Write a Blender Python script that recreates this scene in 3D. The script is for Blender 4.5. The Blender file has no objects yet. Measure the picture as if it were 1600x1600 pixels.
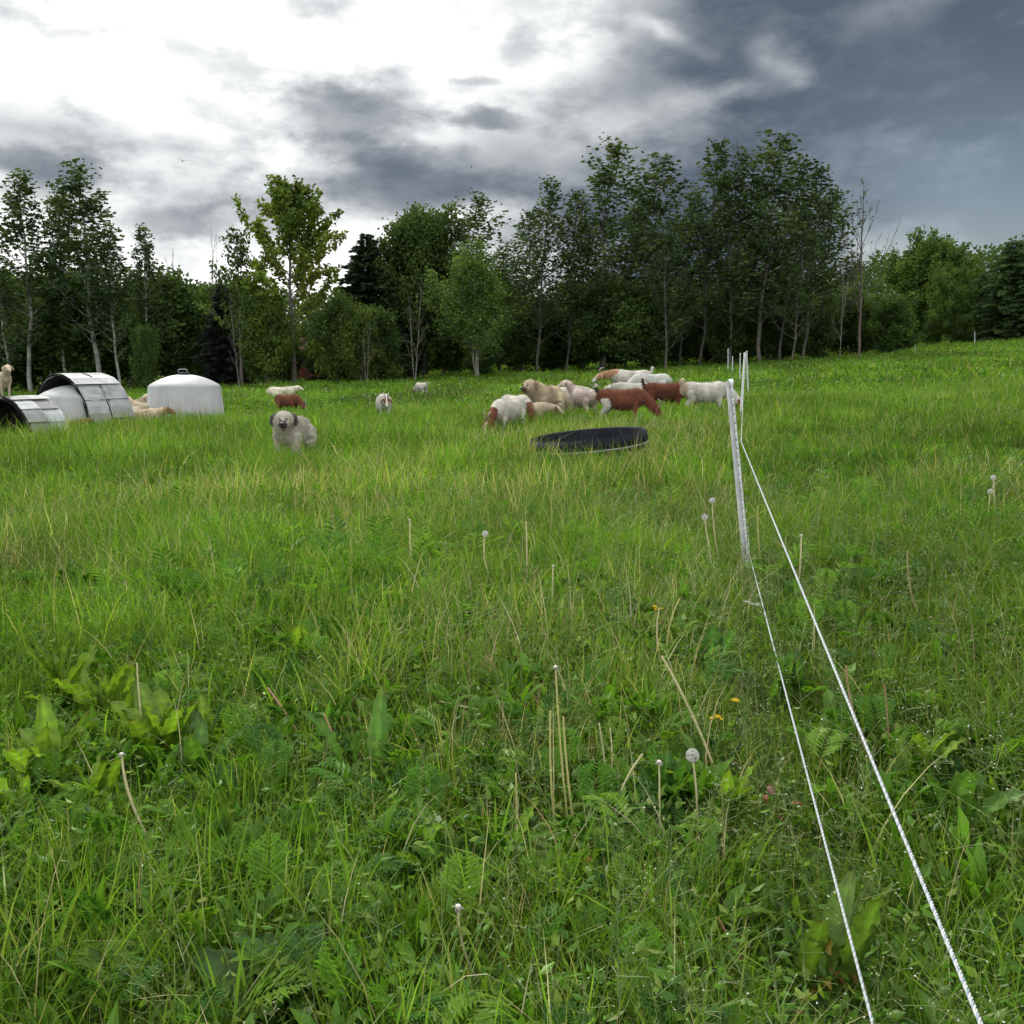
import bpy, bmesh, math, random
import numpy as np
from mathutils import Vector, Matrix, Euler

R = math.radians
SC = bpy.context.scene
COL = SC.collection

# ------------------------------------------------------------------ camera
F = 1600.0                       # focal length in photo pixels (photo is 1600 wide)
PITCH = math.atan(240 / 1600.0)  # camera looks a little down
EYE = 1.5
cam_d = bpy.data.cameras.new("camera")
cam_d.sensor_width = 36.0
cam_d.lens = 36.0
cam_d.clip_start = 0.05
cam_d.clip_end = 3000
cam = bpy.data.objects.new("camera", cam_d)
COL.objects.link(cam)
cam.location = (0, 0, EYE)
cam.rotation_euler = (math.pi / 2 - PITCH, 0, 0)
SC.camera = cam

# ------------------------------------------------------------------ exposure
SC.view_settings.view_transform = 'Standard'
SC.view_settings.look = 'None'
SC.view_settings.exposure = 0.5
SC.view_settings.gamma = 1.0
SC.view_settings.use_curve_mapping = False
SC.cycles.max_bounces = 6
SC.cycles.diffuse_bounces = 3
SC.cycles.glossy_bounces = 2
SC.cycles.transmission_bounces = 3
SC.cycles.transparent_max_bounces = 4

# ------------------------------------------------------------------ sun
SUN_AZ, SUN_EL = R(-24), R(38)          # ahead and to the left, behind cloud
sun_d = bpy.data.lights.new("sun", 'SUN')
sun_d.energy = 2.7
sun_d.angle = R(10)
sun_d.color = (1.0, 0.95, 0.86)
sun = bpy.data.objects.new("sun", sun_d)
COL.objects.link(sun)
sdir = Vector((math.sin(SUN_AZ) * math.cos(SUN_EL), math.cos(SUN_AZ) * math.cos(SUN_EL), math.sin(SUN_EL)))
sun.rotation_euler = (-sdir).to_track_quat('-Z', 'Y').to_euler()
sun.location = (-20, 40, 40)


def sky_angles(px, py):
    """photo pixel -> azimuth (right positive), elevation of that direction"""
    u, v = (px - 800) / F, (800 - py) / F
    f = math.cos(PITCH) + v * math.sin(PITCH)
    z = -math.sin(PITCH) + v * math.cos(PITCH)
    return math.atan2(u, f), math.atan2(z, math.hypot(u, f))


# ------------------------------------------------------------------ world: cloudy sky
world = bpy.data.worlds.new("World")
SC.world = world
world.use_nodes = True
WT = world.node_tree
WT.nodes.clear()


class X:
    """tiny expression wrapper round shader math nodes"""
    tree = WT

    def __init__(self, s):
        self.s = s

    @staticmethod
    def m(op, *a, clamp=False):
        n = X.tree.nodes.new('ShaderNodeMath')
        n.operation = op
        n.use_clamp = clamp
        for i, v in enumerate(a):
            if isinstance(v, X):
                X.tree.links.new(v.s, n.inputs[i])
            else:
                n.inputs[i].default_value = v
        return X(n.outputs[0])

    def __add__(s, o): return X.m('ADD', s, o)
    def __radd__(s, o): return X.m('ADD', o, s)
    def __sub__(s, o): return X.m('SUBTRACT', s, o)
    def __rsub__(s, o): return X.m('SUBTRACT', o, s)
    def __mul__(s, o): return X.m('MULTIPLY', s, o)
    def __rmul__(s, o): return X.m('MULTIPLY', o, s)
    def __truediv__(s, o): return X.m('DIVIDE', s, o)


def smooth(x, a, b):
    n = X.tree.nodes.new('ShaderNodeMapRange')
    n.interpolation_type = 'SMOOTHSTEP'
    X.tree.links.new(x.s, n.inputs[0])
    n.inputs[1].default_value = a
    n.inputs[2].default_value = b
    return X(n.outputs[0])


def noise(vec, scale, detail=5, rough=0.55, lac=2.1):
    n = X.tree.nodes.new('ShaderNodeTexNoise')
    n.inputs['Scale'].default_value = scale
    n.inputs['Detail'].default_value = detail
    n.inputs['Roughness'].default_value = rough
    n.inputs['Lacunarity'].default_value = lac
    X.tree.links.new(vec, n.inputs['Vector'])
    return X(n.outputs[0])


tc = WT.nodes.new('ShaderNodeTexCoord')
sep = WT.nodes.new('ShaderNodeSeparateXYZ')
WT.links.new(tc.outputs['Generated'], sep.inputs[0])
dx, dy, dz = X(sep.outputs[0]), X(sep.outputs[1]), X(sep.outputs[2])
az0 = X.m('ARCTAN2', dx, dy)
el0 = X.m('ARCSINE', dz)


def comb(a, b, c=0.0):
    n = WT.nodes.new('ShaderNodeCombineXYZ')
    for i, v in enumerate((a, b, c)):
        if isinstance(v, X):
            WT.links.new(v.s, n.inputs[i])
        else:
            n.inputs[i].default_value = v
    return n.outputs[0]


# cloud textures live on the direction sphere, stretched along the horizon
nA = noise(comb(az0 * 5.0, el0 * 9.0, 3.1), 1.0, 6, 0.55)
nB = noise(comb(az0 * 5.0, el0 * 9.0, 17.7), 1.0, 6, 0.55)
nC = noise(comb(az0 * 11.0, el0 * 22.0, 7.3), 1.0, 6, 0.6)
nD = noise(comb(az0 * 3.0, el0 * 4.0, 11.3), 1.0, 5, 0.5)
az = az0 + (nA - 0.5) * 0.11
el = el0 + (nB - 0.5) * 0.075


def blob(px, py, rx, ry, strength, tilt=0.0, soft=1.15, detail=1.9):
    a, e = sky_angles(px, py)
    c, s = math.cos(tilt), math.sin(tilt)
    u = az - a
    v = el - e
    p = (u * c + v * s) * (F / rx)
    q = (v * c - u * s) * (F / ry)
    r2 = p * p + q * q
    d = 0.88 - X.m('SQRT', r2) * 1.0 + (nC - 0.5) * detail
    return smooth(d, -soft, soft) * strength


# overall cover: bright to the left where the sun stands behind thin cloud, dark bank to the right
aL, _ = sky_angles(600, 250)
aR, _ = sky_angles(1260, 250)
bank = az + (el - 0.2) * -0.25 + (nD - 0.5) * 0.16
D = smooth(bank, aL, aR) * 0.82 - 0.04
D = D + 0.03 + smooth(nC, 0.42, 0.72) * 0.24 + (nA - 0.5) * smooth(bank, aL + .08, aR) * 0.95
D = D + smooth(bank, aL, aR) * (nC - 0.5) * 0.55
haze_low = smooth(el0, 0.26, 0.14) * smooth(el0, 0.07, 0.13) * 0.20       # thin cloud low down on the left
D = D + haze_low * smooth(nA, 0.35, 0.6) + smooth(el0, 0.34, 0.22) * smooth(el0, 0.08, 0.15) * 0.07

darks = [
    (545, 190, 105, 42, .52, 0.0, .62, 1.35), (600, 150, 50, 28, .42, .2), (600, 108, 34, 14, .32, .5),
    (640, 285, 160, 48, .62, .05, .62, 1.35), (560, 262, 90, 30, .45, .1), (690, 295, 90, 20, .3, 0),
    (60, 255, 85, 24, .50, -.15, .62, 1.35), (70, 205, 110, 26, .36, -.15),
    (290, 345, 105, 24, .38, -.06, .62, 1.35), (330, 310, 70, 16, .22, 0), (270, 243, 45, 14, .28, 0),
    (115, 50, 45, 13, .30, 0), (20, 8, 45, 14, .3, 0), (735, 133, 38, 9, .32, -.1, .62, 1.35),
    (760, 190, 62, 12, .55, -.08, .62, 1.35), (795, 75, 34, 26, .40, 0, .62, 1.35), (745, 250, 34, 16, .35, -.3),
    (515, 2, 50, 14, .25, 0), (650, 228, 22, 10, .35, -.3), (420, 335, 40, 18, .28, 0),
    (1100, 112, 150, 34, .28, .12), (1010, 70, 60, 70, .20, -.5), (1170, 50, 80, 60, .25, .6),
    (1350, 120, 150, 60, .20, .1), (1560, 130, 130, 90, .22, 0), (1450, 60, 100, 50, .12, 0),
    (1000, 245, 260, 40, .22, 0), (840, 345, 60, 20, .2, 0), (1180, 290, 160, 40, .10, 0),
]
for b in darks:
    D = D + (1.0 - D) * (blob(*b) * 0.84)
lights = [
    (880, 60, 100, 60, .14, -.4), (820, 120, 70, 50, .12, 0), (1040, 55, 60, 14, .35, -.35), (1220, 72, 34, 26, .45, .4),
    (1260, 100, 26, 16, .35, .2), (1130, 150, 90, 14, .38, .2), (960, 210, 110, 40, .25, .15),
    (1420, 35, 120, 26, .25, .2), (1365, 152, 24, 12, .15, .0), (700, 345, 120, 16, .4, .05),
    (1450, 385, 85, 26, .60, 0), (1320, 395, 45, 22, .22, 0),
]
for b in lights:
    D = D - blob(*b)
# out of frame: unseen bright cloud added overhead and behind to light the grass
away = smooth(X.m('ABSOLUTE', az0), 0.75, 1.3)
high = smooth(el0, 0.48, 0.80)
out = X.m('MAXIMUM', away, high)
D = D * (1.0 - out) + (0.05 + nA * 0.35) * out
D = X.m('MINIMUM', X.m('MAXIMUM', D, 0.0), 1.0)

ramp = WT.nodes.new('ShaderNodeValToRGB')
cr = ramp.color_ramp
cr.interpolation = 'B_SPLINE'
stops = [(0.0, (.98, .98, .97)), (.16, (.72, .73, .73)), (.32, (.50, .52, .53)), (.48, (.315, .335, .355)),
         (.66, (.170, .195, .228)), (.84, (.100, .124, .158)), (1.0, (.066, .084, .114))]
cr.elements[0].position, cr.elements[0].color = stops[0][0], (*stops[0][1], 1)
cr.elements[1].position, cr.elements[1].color = stops[-1][0], (*stops[-1][1], 1)
for p, c in stops[1:-1]:
    e = cr.elements.new(p)
    e.color = (*c, 1)
WT.links.new(D.s, ramp.inputs[0])

nish = WT.nodes.new('ShaderNodeTexSky')
nish.sky_type = 'NISHITA'
nish.sun_disc = False
nish.sun_elevation = SUN_EL
nish.sun_rotation = SUN_AZ
bg_sky = WT.nodes.new('ShaderNodeBackground')
bg_sky.inputs[1].default_value = 0.06
WT.links.new(nish.outputs[0], bg_sky.inputs[0])
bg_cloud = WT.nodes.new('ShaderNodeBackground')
WT.links.new((1.0 + out * 0.9).s, bg_cloud.inputs[1])      # unseen part boosted as added fill light
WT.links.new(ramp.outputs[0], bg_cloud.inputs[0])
mix = WT.nodes.new('ShaderNodeMixShader')
gap = smooth(az0, 0.20, 0.42) * smooth(el0, 0.30, 0.08) * (1.0 - out) * 0.55   # clear blue strip low on the right
cover = 1.0 - gap
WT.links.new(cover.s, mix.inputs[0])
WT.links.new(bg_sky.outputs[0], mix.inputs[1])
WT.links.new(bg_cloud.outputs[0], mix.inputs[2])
wo = WT.nodes.new('ShaderNodeOutputWorld')
WT.links.new(mix.outputs[0], wo.inputs[0])
world.cycles.sampling_method = 'MANUAL'
world.cycles.sample_map_resolution = 512

# ------------------------------------------------------------------ helpers
RNG = np.random.default_rng(7)


def hash2(ix, iy, seed):
    h = (ix.astype(np.int64) * 374761393 + iy.astype(np.int64) * 668265263 + seed * 974634541) & 0xFFFFFFFF
    h = ((h ^ (h >> 13)) * 1274126177) & 0xFFFFFFFF
    h = h ^ (h >> 16)
    return (h & 0xFFFF) / 65535.0


def vnoise(x, y, seed=0):
    x = np.asarray(x, float); y = np.asarray(y, float)
    ix, iy = np.floor(x), np.floor(y)
    fx, fy = x - ix, y - iy
    fx = fx * fx * (3 - 2 * fx); fy = fy * fy * (3 - 2 * fy)
    a = hash2(ix, iy, seed); b = hash2(ix + 1, iy, seed)
    c = hash2(ix, iy + 1, seed); d = hash2(ix + 1, iy + 1, seed)
    return (a * (1 - fx) + b * fx) * (1 - fy) + (c * (1 - fx) + d * fx) * fy


def fbm(x, y, seed=0, o=3):
    s, a, t = 0, 1, 0
    x = np.asarray(x, float); y = np.asarray(y, float)
    for k in range(o):
        s = s + a * vnoise(x * 2 ** k, y * 2 ** k, seed + k * 13); t += a; a *= .5
    return s / t


def ground(x, y):
    x = np.clip(np.asarray(x, float), -70, 62)
    y = np.clip(np.asarray(y, float), -30, 115)
    z = .035 * x + .006 * y + .0007 * np.maximum(x, 0) ** 2
    z = z - .42 * np.exp(-((x + 4.5) / 6.5) ** 2 - ((y - 37) / 8.5) ** 2)
    z = z + (fbm(x * .35, y * .35, 5) - .5) * .10 * np.clip(np.hypot(x, y) / 6, .2, 1)
    return z


def down(py):
    v = (800 - py) / F
    return (math.sin(PITCH) - v * math.cos(PITCH)) / (math.cos(PITCH) + v * math.sin(PITCH))


def px_x(px, py, d):
    v = (800 - py) / F
    return d * ((px - 800) / F) / (math.cos(PITCH) + v * math.sin(PITCH))


def point(px, py, d):
    """world point seen at photo pixel (px,py) at forward distance d"""
    return Vector((px_x(px, py, d), d, EYE - d * down(py)))


def on_ground(px, d, py=640):
    x = px_x(px, py, d)
    return Vector((x, d, float(ground(x, d))))


def ray_ground(px, py, lift=0.0):
    """where the ray through the pixel meets the ground (+lift)"""
    d = 1.0
    for _ in range(4000):
        p = point(px, py, d)
        if p.z <= float(ground(p.x, p.y)) + lift:
            break
        d += 0.01 * max(1, d * .3)
    return p


class Soup:
    def __init__(s):
        s.V, s.Q, s.C, s.n = [], [], [], 0

    def add(s, V, Q, C):
        V = np.asarray(V, np.float32).reshape(-1, 3)
        C = np.asarray(C, np.float32)
        if C.ndim == 1:
            C = np.tile(C, (len(V), 1))
        s.V.append(V); s.Q.append(np.asarray(Q, np.int64).reshape(-1, 4) + s.n); s.C.append(C)
        s.n += len(V)

    def mesh(s, name, mat, smooth_faces=False):
        V = np.concatenate(s.V); Q = np.concatenate(s.Q); C = np.concatenate(s.C)
        me = bpy.data.meshes.new(name)
        me.vertices.add(len(V)); me.vertices.foreach_set('co', V.ravel())
        me.loops.add(len(Q) * 4); me.loops.foreach_set('vertex_index', Q.ravel().astype(np.int32))
        me.polygons.add(len(Q)); me.polygons.foreach_set('loop_start', np.arange(0, len(Q) * 4, 4, dtype=np.int32))
        me.polygons.foreach_set('use_smooth', np.full(len(Q), smooth_faces))
        me.update(calc_edges=True)
        a = me.color_attributes.new('tint', 'FLOAT_COLOR', 'POINT')
        a.data.foreach_set('color', np.concatenate([C, np.ones((len(C), 1), np.float32)], 1).ravel())
        me.materials.append(mat)
        return me

    def build(s, name, mat, parent=None, smooth_faces=False):
        return link(name, s.mesh(name, mat, smooth_faces), parent)


def link(name, me, parent=None):
    o = bpy.data.objects.new(name, me)
    COL.objects.link(o)
    if parent is not None:
        o.parent = parent
    return o


def tag(o, label=None, cat=None, group=None, kind=None):
    if label: o['label'] = label
    if cat: o['category'] = cat
    if group: o['group'] = group
    if kind: o['kind'] = kind
    return o


def empty(name, loc, rz=0.0):
    o = bpy.data.objects.new(name, None)
    COL.objects.link(o)
    o.empty_display_size = .2
    o.location = loc
    o.rotation_euler = (0, 0, rz)
    return o


def copy_tree(o, parent=None):
    c = o.copy()
    COL.objects.link(c)
    c.parent = parent
    for ch in list(o.children):
        copy_tree(ch, c)
    return c


def frames(P):
    P = np.asarray(P, float)
    T = np.gradient(P, axis=0)
    T /= np.linalg.norm(T, axis=1)[:, None] + 1e-9
    ref = np.array([0, 0, 1.0]) if abs(T[:, 2].mean()) < .9 else np.array([1.0, 0, 0])
    A = np.cross(T, ref); A /= np.linalg.norm(A, axis=1)[:, None] + 1e-9
    B = np.cross(T, A)
    return T, A, B


def tube(s, P, r, col, sides=6, rb=None):
    P = np.asarray(P, float)
    n = len(P)
    r = np.broadcast_to(np.asarray(r, float), (n,))
    rb = r if rb is None else np.broadcast_to(np.asarray(rb, float), (n,))
    T, A, B = frames(P)
    ang = np.linspace(0, 2 * np.pi, sides, endpoint=False)
    V = P[:, None] + A[:, None] * (np.cos(ang)[None, :, None] * r[:, None, None]) + B[:, None] * (np.sin(ang)[None, :, None] * rb[:, None, None])
    i = np.arange(n - 1)[:, None] * sides; j = np.arange(sides)[None]
    k = (j + 1) % sides
    Q = np.stack([i + j, i + k, i + k + sides, i + j + sides], -1)
    s.add(V, Q, col)


def box(s, c, half, col, M=None):
    c = np.asarray(c, float); h = np.asarray(half, float)
    V = np.array([[x, y, z] for x in (-1, 1) for y in (-1, 1) for z in (-1, 1)], float) * h
    if M is not None:
        V = V @ np.asarray(M).T
    V = V + c
    Q = [[0, 1, 3, 2], [4, 6, 7, 5], [0, 4, 5, 1], [2, 3, 7, 6], [0, 2, 6, 4], [1, 5, 7, 3]]
    s.add(V, Q, col)


def diamonds(s, P, Dv, N, L, W, C):
    """one pointed leaf per row: base P, unit direction Dv, unit normal N"""
    P = np.asarray(P); S = np.cross(Dv, N)
    S /= np.linalg.norm(S, axis=1)[:, None] + 1e-9
    L = np.asarray(L)[:, None]; W = np.asarray(W)[:, None]
    mid = P + Dv * L * .48 + N * L * .06
    V = np.stack([P, mid + S * W * .5, P + Dv * L, mid - S * W * .5], 1)
    n = len(P)
    s.add(V.reshape(-1, 3), np.arange(n * 4).reshape(n, 4), np.repeat(C, 4, axis=0))


def rand_unit(n, rng):
    v = rng.normal(size=(n, 3))
    return v / (np.linalg.norm(v, axis=1)[:, None] + 1e-9)


def perp(Dv, rng):
    r = rand_unit(len(Dv), rng)
    N = np.cross(Dv, r)
    return N / (np.linalg.norm(N, axis=1)[:, None] + 1e-9)


# ------------------------------------------------------------------ materials
def mat_new(name):
    m = bpy.data.materials.new(name)
    m.use_nodes = True
    t = m.node_tree
    t.nodes.clear()
    o = t.nodes.new('ShaderNodeOutputMaterial')
    return m, t, o


def mat_leaf(name, trans=.35, gloss=.05, rough=.45, ttint=(1.12, 1.22, .5)):
    m, t, o = mat_new(name)
    a = t.nodes.new('ShaderNodeAttribute'); a.attribute_name = 'tint'
    d = t.nodes.new('ShaderNodeBsdfDiffuse')
    tr = t.nodes.new('ShaderNodeBsdfTranslucent')
    mu = t.nodes.new('ShaderNodeMix'); mu.data_type = 'RGBA'; mu.blend_type = 'MULTIPLY'
    mu.inputs[0].default_value = 1
    t.links.new(a.outputs['Color'], mu.inputs[6]); mu.inputs[7].default_value = (*ttint, 1)
    t.links.new(a.outputs['Color'], d.inputs[0]); t.links.new(mu.outputs[2], tr.inputs[0])
    m1 = t.nodes.new('ShaderNodeMixShader'); m1.inputs[0].default_value = trans
    t.links.new(d.outputs[0], m1.inputs[1]); t.links.new(tr.outputs[0], m1.inputs[2])
    g = t.nodes.new('ShaderNodeBsdfGlossy'); g.inputs['Roughness'].default_value = rough
    m2 = t.nodes.new('ShaderNodeMixShader'); m2.inputs[0].default_value = gloss
    t.links.new(m1.outputs[0], m2.inputs[1]); t.links.new(g.outputs[0], m2.inputs[2])
    t.links.new(m2.outputs[0], o.inputs[0])
    return m


def mat_tint(name, rough=.8, spec=.2, nscale=0, namp=.3, bump=0, bscale=40):
    """vertex tint, broken up by object-space noise"""
    m, t, o = mat_new(name)
    a = t.nodes.new('ShaderNodeAttribute'); a.attribute_name = 'tint'
    p = t.nodes.new('ShaderNodeBsdfPrincipled')
    p.inputs['Roughness'].default_value = rough
    p.inputs['Specular IOR Level'].default_value = spec
    c = a.outputs['Color']
    tcn = t.nodes.new('ShaderNodeTexCoord')
    if nscale:
        n = t.nodes.new('ShaderNodeTexNoise'); n.inputs['Scale'].default_value = nscale
        n.inputs['Detail'].default_value = 5
        t.links.new(tcn.outputs['Object'], n.inputs['Vector'])
        mr = t.nodes.new('ShaderNodeMapRange')
        mr.inputs[1].default_value = .25; mr.inputs[2].default_value = .75
        mr.inputs[3].default_value = 1 - namp; mr.inputs[4].default_value = 1 + namp * .5
        t.links.new(n.outputs[0], mr.inputs[0])
        mu = t.nodes.new('ShaderNodeVectorMath'); mu.operation = 'SCALE'
        t.links.new(c, mu.inputs[0]); t.links.new(mr.outputs[0], mu.inputs['Scale'])
        c = mu.outputs[0]
    t.links.new(c, p.inputs['Base Color'])
    if bump:
        n2 = t.nodes.new('ShaderNodeTexNoise'); n2.inputs['Scale'].default_value = bscale
        n2.inputs['Detail'].default_value = 4
        t.links.new(tcn.outputs['Object'], n2.inputs['Vector'])
        b = t.nodes.new('ShaderNodeBump'); b.inputs['Strength'].default_value = bump
        b.inputs['Distance'].default_value = .03
        t.links.new(n2.outputs[0], b.inputs['Height']); t.links.new(b.outputs[0], p.inputs['Normal'])
    t.links.new(p.outputs[0], o.inputs[0])
    return m


def mat_soil():
    m, t, o = mat_new('meadow_soil')
    tcn = t.nodes.new('ShaderNodeTexCoord')
    p = t.nodes.new('ShaderNodeBsdfPrincipled'); p.inputs['Roughness'].default_value = .95
    p.inputs['Specular IOR Level'].default_value = .05
    n = t.nodes.new('ShaderNodeTexNoise'); n.inputs['Scale'].default_value = 1.3; n.inputs['Detail'].default_value = 8
    n.inputs['Roughness'].default_value = .7
    t.links.new(tcn.outputs['Object'], n.inputs['Vector'])
    r = t.nodes.new('ShaderNodeValToRGB')
    r.color_ramp.elements[0].position = .35; r.color_ramp.elements[0].color = (.022, .030, .010, 1)
    r.color_ramp.elements[1].position = .7; r.color_ramp.elements[1].color = (.045, .085, .018, 1)
    t.links.new(n.outputs[0], r.inputs[0]); t.links.new(r.outputs[0], p.inputs['Base Color'])
    t.links.new(p.outputs[0], o.inputs[0])
    return m


M_GRASS = mat_leaf('grass_blades', .46, .012, .40)
M_WEED = mat_leaf('weed_leaves', .42, .016, .4)
M_TREE = mat_leaf('tree_leaves', .34, .008, .5, (1.2, 1.15, .7))
M_NEEDLE = mat_leaf('needles', .22, .015, .5, (1.1, 1.1, .8))
M_STRAW = mat_leaf('dry_stems', .2, .04, .5, (1.1, 1, .8))
M_BARK = mat_tint('bark', .9, .1, 3.0, .55, .5, 12)
M_COAT = mat_tint('animal_coat', .85, .12, 9.0, .28, .5, 55)
M_FUR = mat_leaf('long_fur', .25, .03, .5, (1.05, 1, .95))
M_HORN = mat_tint('horn', .5, .4, 12, .3)
M_WET = mat_tint('nose_and_eye', .25, .5)


def add_dirt(m, zmax, col=(.16, .13, .08), amount=.55):
    """mud splashed on the lower wall, fading upwards in a ragged line, plus rain streaks"""
    t = m.node_tree
    p = next(n for n in t.nodes if n.type == 'BSDF_PRINCIPLED')
    src = p.inputs['Base Color'].links[0].from_socket
    tcn = t.nodes.new('ShaderNodeTexCoord')
    sp_ = t.nodes.new('ShaderNodeSeparateXYZ'); t.links.new(tcn.outputs['Object'], sp_.inputs[0])
    n = t.nodes.new('ShaderNodeTexNoise'); n.inputs['Scale'].default_value = 5; n.inputs['Detail'].default_value = 7
    mp = t.nodes.new('ShaderNodeMapping'); mp.inputs['Scale'].default_value = (1.6, 1.6, .35)
    t.links.new(tcn.outputs['Object'], mp.inputs[0]); t.links.new(mp.outputs[0], n.inputs['Vector'])
    ad = t.nodes.new('ShaderNodeMath'); ad.operation = 'MULTIPLY_ADD'
    t.links.new(n.outputs[0], ad.inputs[0]); ad.inputs[1].default_value = -zmax * 1.6; t.links.new(sp_.outputs[2], ad.inputs[2])
    mr = t.nodes.new('ShaderNodeMapRange')
    mr.inputs[1].default_value = zmax * .25; mr.inputs[2].default_value = -zmax * .75
    mr.inputs[3].default_value = 0.06; mr.inputs[4].default_value = amount
    t.links.new(ad.outputs[0], mr.inputs[0])
    mx = t.nodes.new('ShaderNodeMix'); mx.data_type = 'RGBA'
    t.links.new(mr.outputs[0], mx.inputs[0]); t.links.new(src, mx.inputs[6]); mx.inputs[7].default_value = (*col, 1)
    t.links.new(mx.outputs[2], p.inputs['Base Color'])


M_PLASTIC = mat_tint('weathered_white_plastic', .55, .35, 2.2, .16, .08, 9)
M_SLAT = mat_tint('weathered_slats', .7, .25, 3.5, .38, .15, 14)
add_dirt(M_PLASTIC, .75)
add_dirt(M_SLAT, .7, (.15, .14, .10), .5)
M_RUBBER = mat_tint('black_rubber', .8, .10, 6, .5, .12, 20)
M_POST = mat_tint('white_post_plastic', .5, .4, 14, .28, .08, 30)
M_WIRE = mat_tint('twisted_wire', .6, .3, 60, .2, .2, 400)
M_PAINT = mat_tint('painted_boards', .8, .2, 4, .4, .2, 12)
M_PETAL = mat_leaf('petals', .35, .03, .5, (1, 1, 1))

# ------------------------------------------------------------------ ground
gx = np.unique(np.concatenate([np.linspace(-900, -80, 12), np.linspace(-80, -12, 50), np.linspace(-12, 12, 90), np.linspace(12, 80, 50), np.linspace(80, 900, 12)]))
gy = np.unique(np.concatenate([np.linspace(-60, -2, 12), np.linspace(-2, 30, 120), np.linspace(30, 130, 70), np.linspace(130, 1500, 12)]))
GX, GY = np.meshgrid(gx, gy)
GZ = ground(GX, GY)
s = Soup()
nx, ny = len(gx), len(gy)
i = np.arange(ny - 1)[:, None] * nx + np.arange(nx - 1)[None]
s.add(np.stack([GX, GY, GZ], -1), np.stack([i, i + 1, i + 1 + nx, i + nx], -1), (.04, .07, .02))
tag(s.build('ground', mat_soil(), None, True), kind='structure')

# ------------------------------------------------------------------ trees
ASPEN_BARK = (.30, .31, .27)
GREY_BARK = (.17, .16, .135)
DARK_BARK = (.05, .045, .036)


def wob(n, rng, a):
    w = rng.normal(size=(n, 2)) * a
    w = np.cumsum(w, 0); w -= w[0]
    return w


def tree_mesh(seed, H, tr, base, prof, nbr, up, leaf_len, leaf_size, scatter, cols, bark, per_m=26, wind=0.0, sub=4,
              stems=1, curve=.35, leaf_aspect=.75, spread=.0, droop=0.0, limb_r=.35, inner=.3):
    rng = np.random.default_rng(seed)
    wood, leaf = Soup(), Soup()
    LP, LD, LC = [], [], []
    cols = np.asarray(cols, float)
    for st in range(stems):
        Hs = H * (1 - .18 * rng.random() * (st > 0))
        n = 12
        tt = np.linspace(0, 1, n)
        w = wob(n, rng, .0035 * Hs)
        a0 = rng.random() * 6.28
        off = spread * (0 if st == 0 and stems > 2 else 1)
        TP = np.stack([w[:, 0] + wind * Hs * tt ** 2 + math.cos(a0) * off * Hs * tt ** .8,
                       w[:, 1] + math.sin(a0) * off * Hs * tt ** .8, Hs * tt * .985], 1)
        rs = tr * (1 - .25 * (st > 0))
        tube(wood, TP, rs * np.maximum((1 - tt) ** .8, .06) + .006, np.asarray(bark) * rng.uniform(.8, 1.15), 7)
        nb = max(3, nbr // stems)
        for bidx in range(nb):
            t = base + (.985 - base) * ((bidx + rng.random()) / nb) ** .9
            p0 = np.array([np.interp(t, tt, TP[:, k]) for k in range(3)])
            L = prof((t - base) / (1 - base)) * rng.uniform(.65, 1.2)
            if L < .15: L = .15
            a = bidx * 2.4 + rng.random() * 1.2
            e = up(t) + rng.normal() * .14
            m = 6
            q = np.linspace(0, 1, m)
            horiz = np.cos(e) * L * q
            vert = np.sin(e) * L * q + curve * L * q ** 2 - droop * L * q ** 2
            wig = wob(m, rng, .035 * L)
            BP = np.stack([p0[0] + np.cos(a) * horiz + wig[:, 0] + wind * L * q ** 2 * 1.5, p0[1] + np.sin(a) * horiz + wig[:, 1], p0[2] + vert], 1)
            rb = max(.008, rs * limb_r * (1 - t) + .012)
            tube(wood, BP, rb * (1 - q * .85), np.asarray(bark) * rng.uniform(.7, 1.0), 4)
            bc = cols[rng.integers(len(cols))] * rng.uniform(.75, 1.25)
            segs = [(BP, L, inner)]
            for k in range(sub):
                qq = rng.uniform(.25, .95)
                s0 = np.array([np.interp(qq, q, BP[:, j]) for j in range(3)])
                Ls = L * rng.uniform(.25, .5) * (1.15 - qq * .5)
                aa = a + rng.choice([-1, 1]) * rng.uniform(.4, 1.2)
                ee = e + rng.normal() * .3
                g = np.linspace(0, 1, 4)
                SP = s0 + np.stack([np.cos(aa) * np.cos(ee) * Ls * g + wind * Ls * g ** 2, np.sin(aa) * np.cos(ee) * Ls * g, np.sin(ee) * Ls * g + curve * Ls * g ** 2], 1)
                tube(wood, SP, rb * .4 * (1 - g * .8) + .003, np.asarray(bark) * .8, 3)
                segs.append((SP, Ls, 0.1))
            for (PP, LL, st0) in segs:
                nl = rng.poisson(max(per_m * LL, 2))
                if nl == 0: continue
                g = st0 + (1 - st0) * rng.random(nl) ** .8
                gq = np.linspace(0, 1, len(PP))
                pos = np.stack([np.interp(g, gq, PP[:, j]) for j in range(3)], 1)
                sc = scatter * (1.1 - .5 * g)
                pos = pos + rng.normal(size=(nl, 3)) * sc[:, None]
                LP.append(pos)
                dd = rand_unit(nl, rng) + np.array([wind * 2, 0, -.25])
                LD.append(dd / np.linalg.norm(dd, axis=1)[:, None])
                LC.append(bc[None] * rng.uniform(.65, 1.4, (nl, 1)))
    if LP and leaf_size > 0:
        LP = np.concatenate(LP); LD = np.concatenate(LD); LC = np.concatenate(LC)
        n = len(LP)
        N = perp(LD, rng)
        L = leaf_size * rng.uniform(.6, 1.35, n)
        diamonds(leaf, LP, LD, N, L, L * leaf_aspect, LC)
    return wood, leaf


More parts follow.
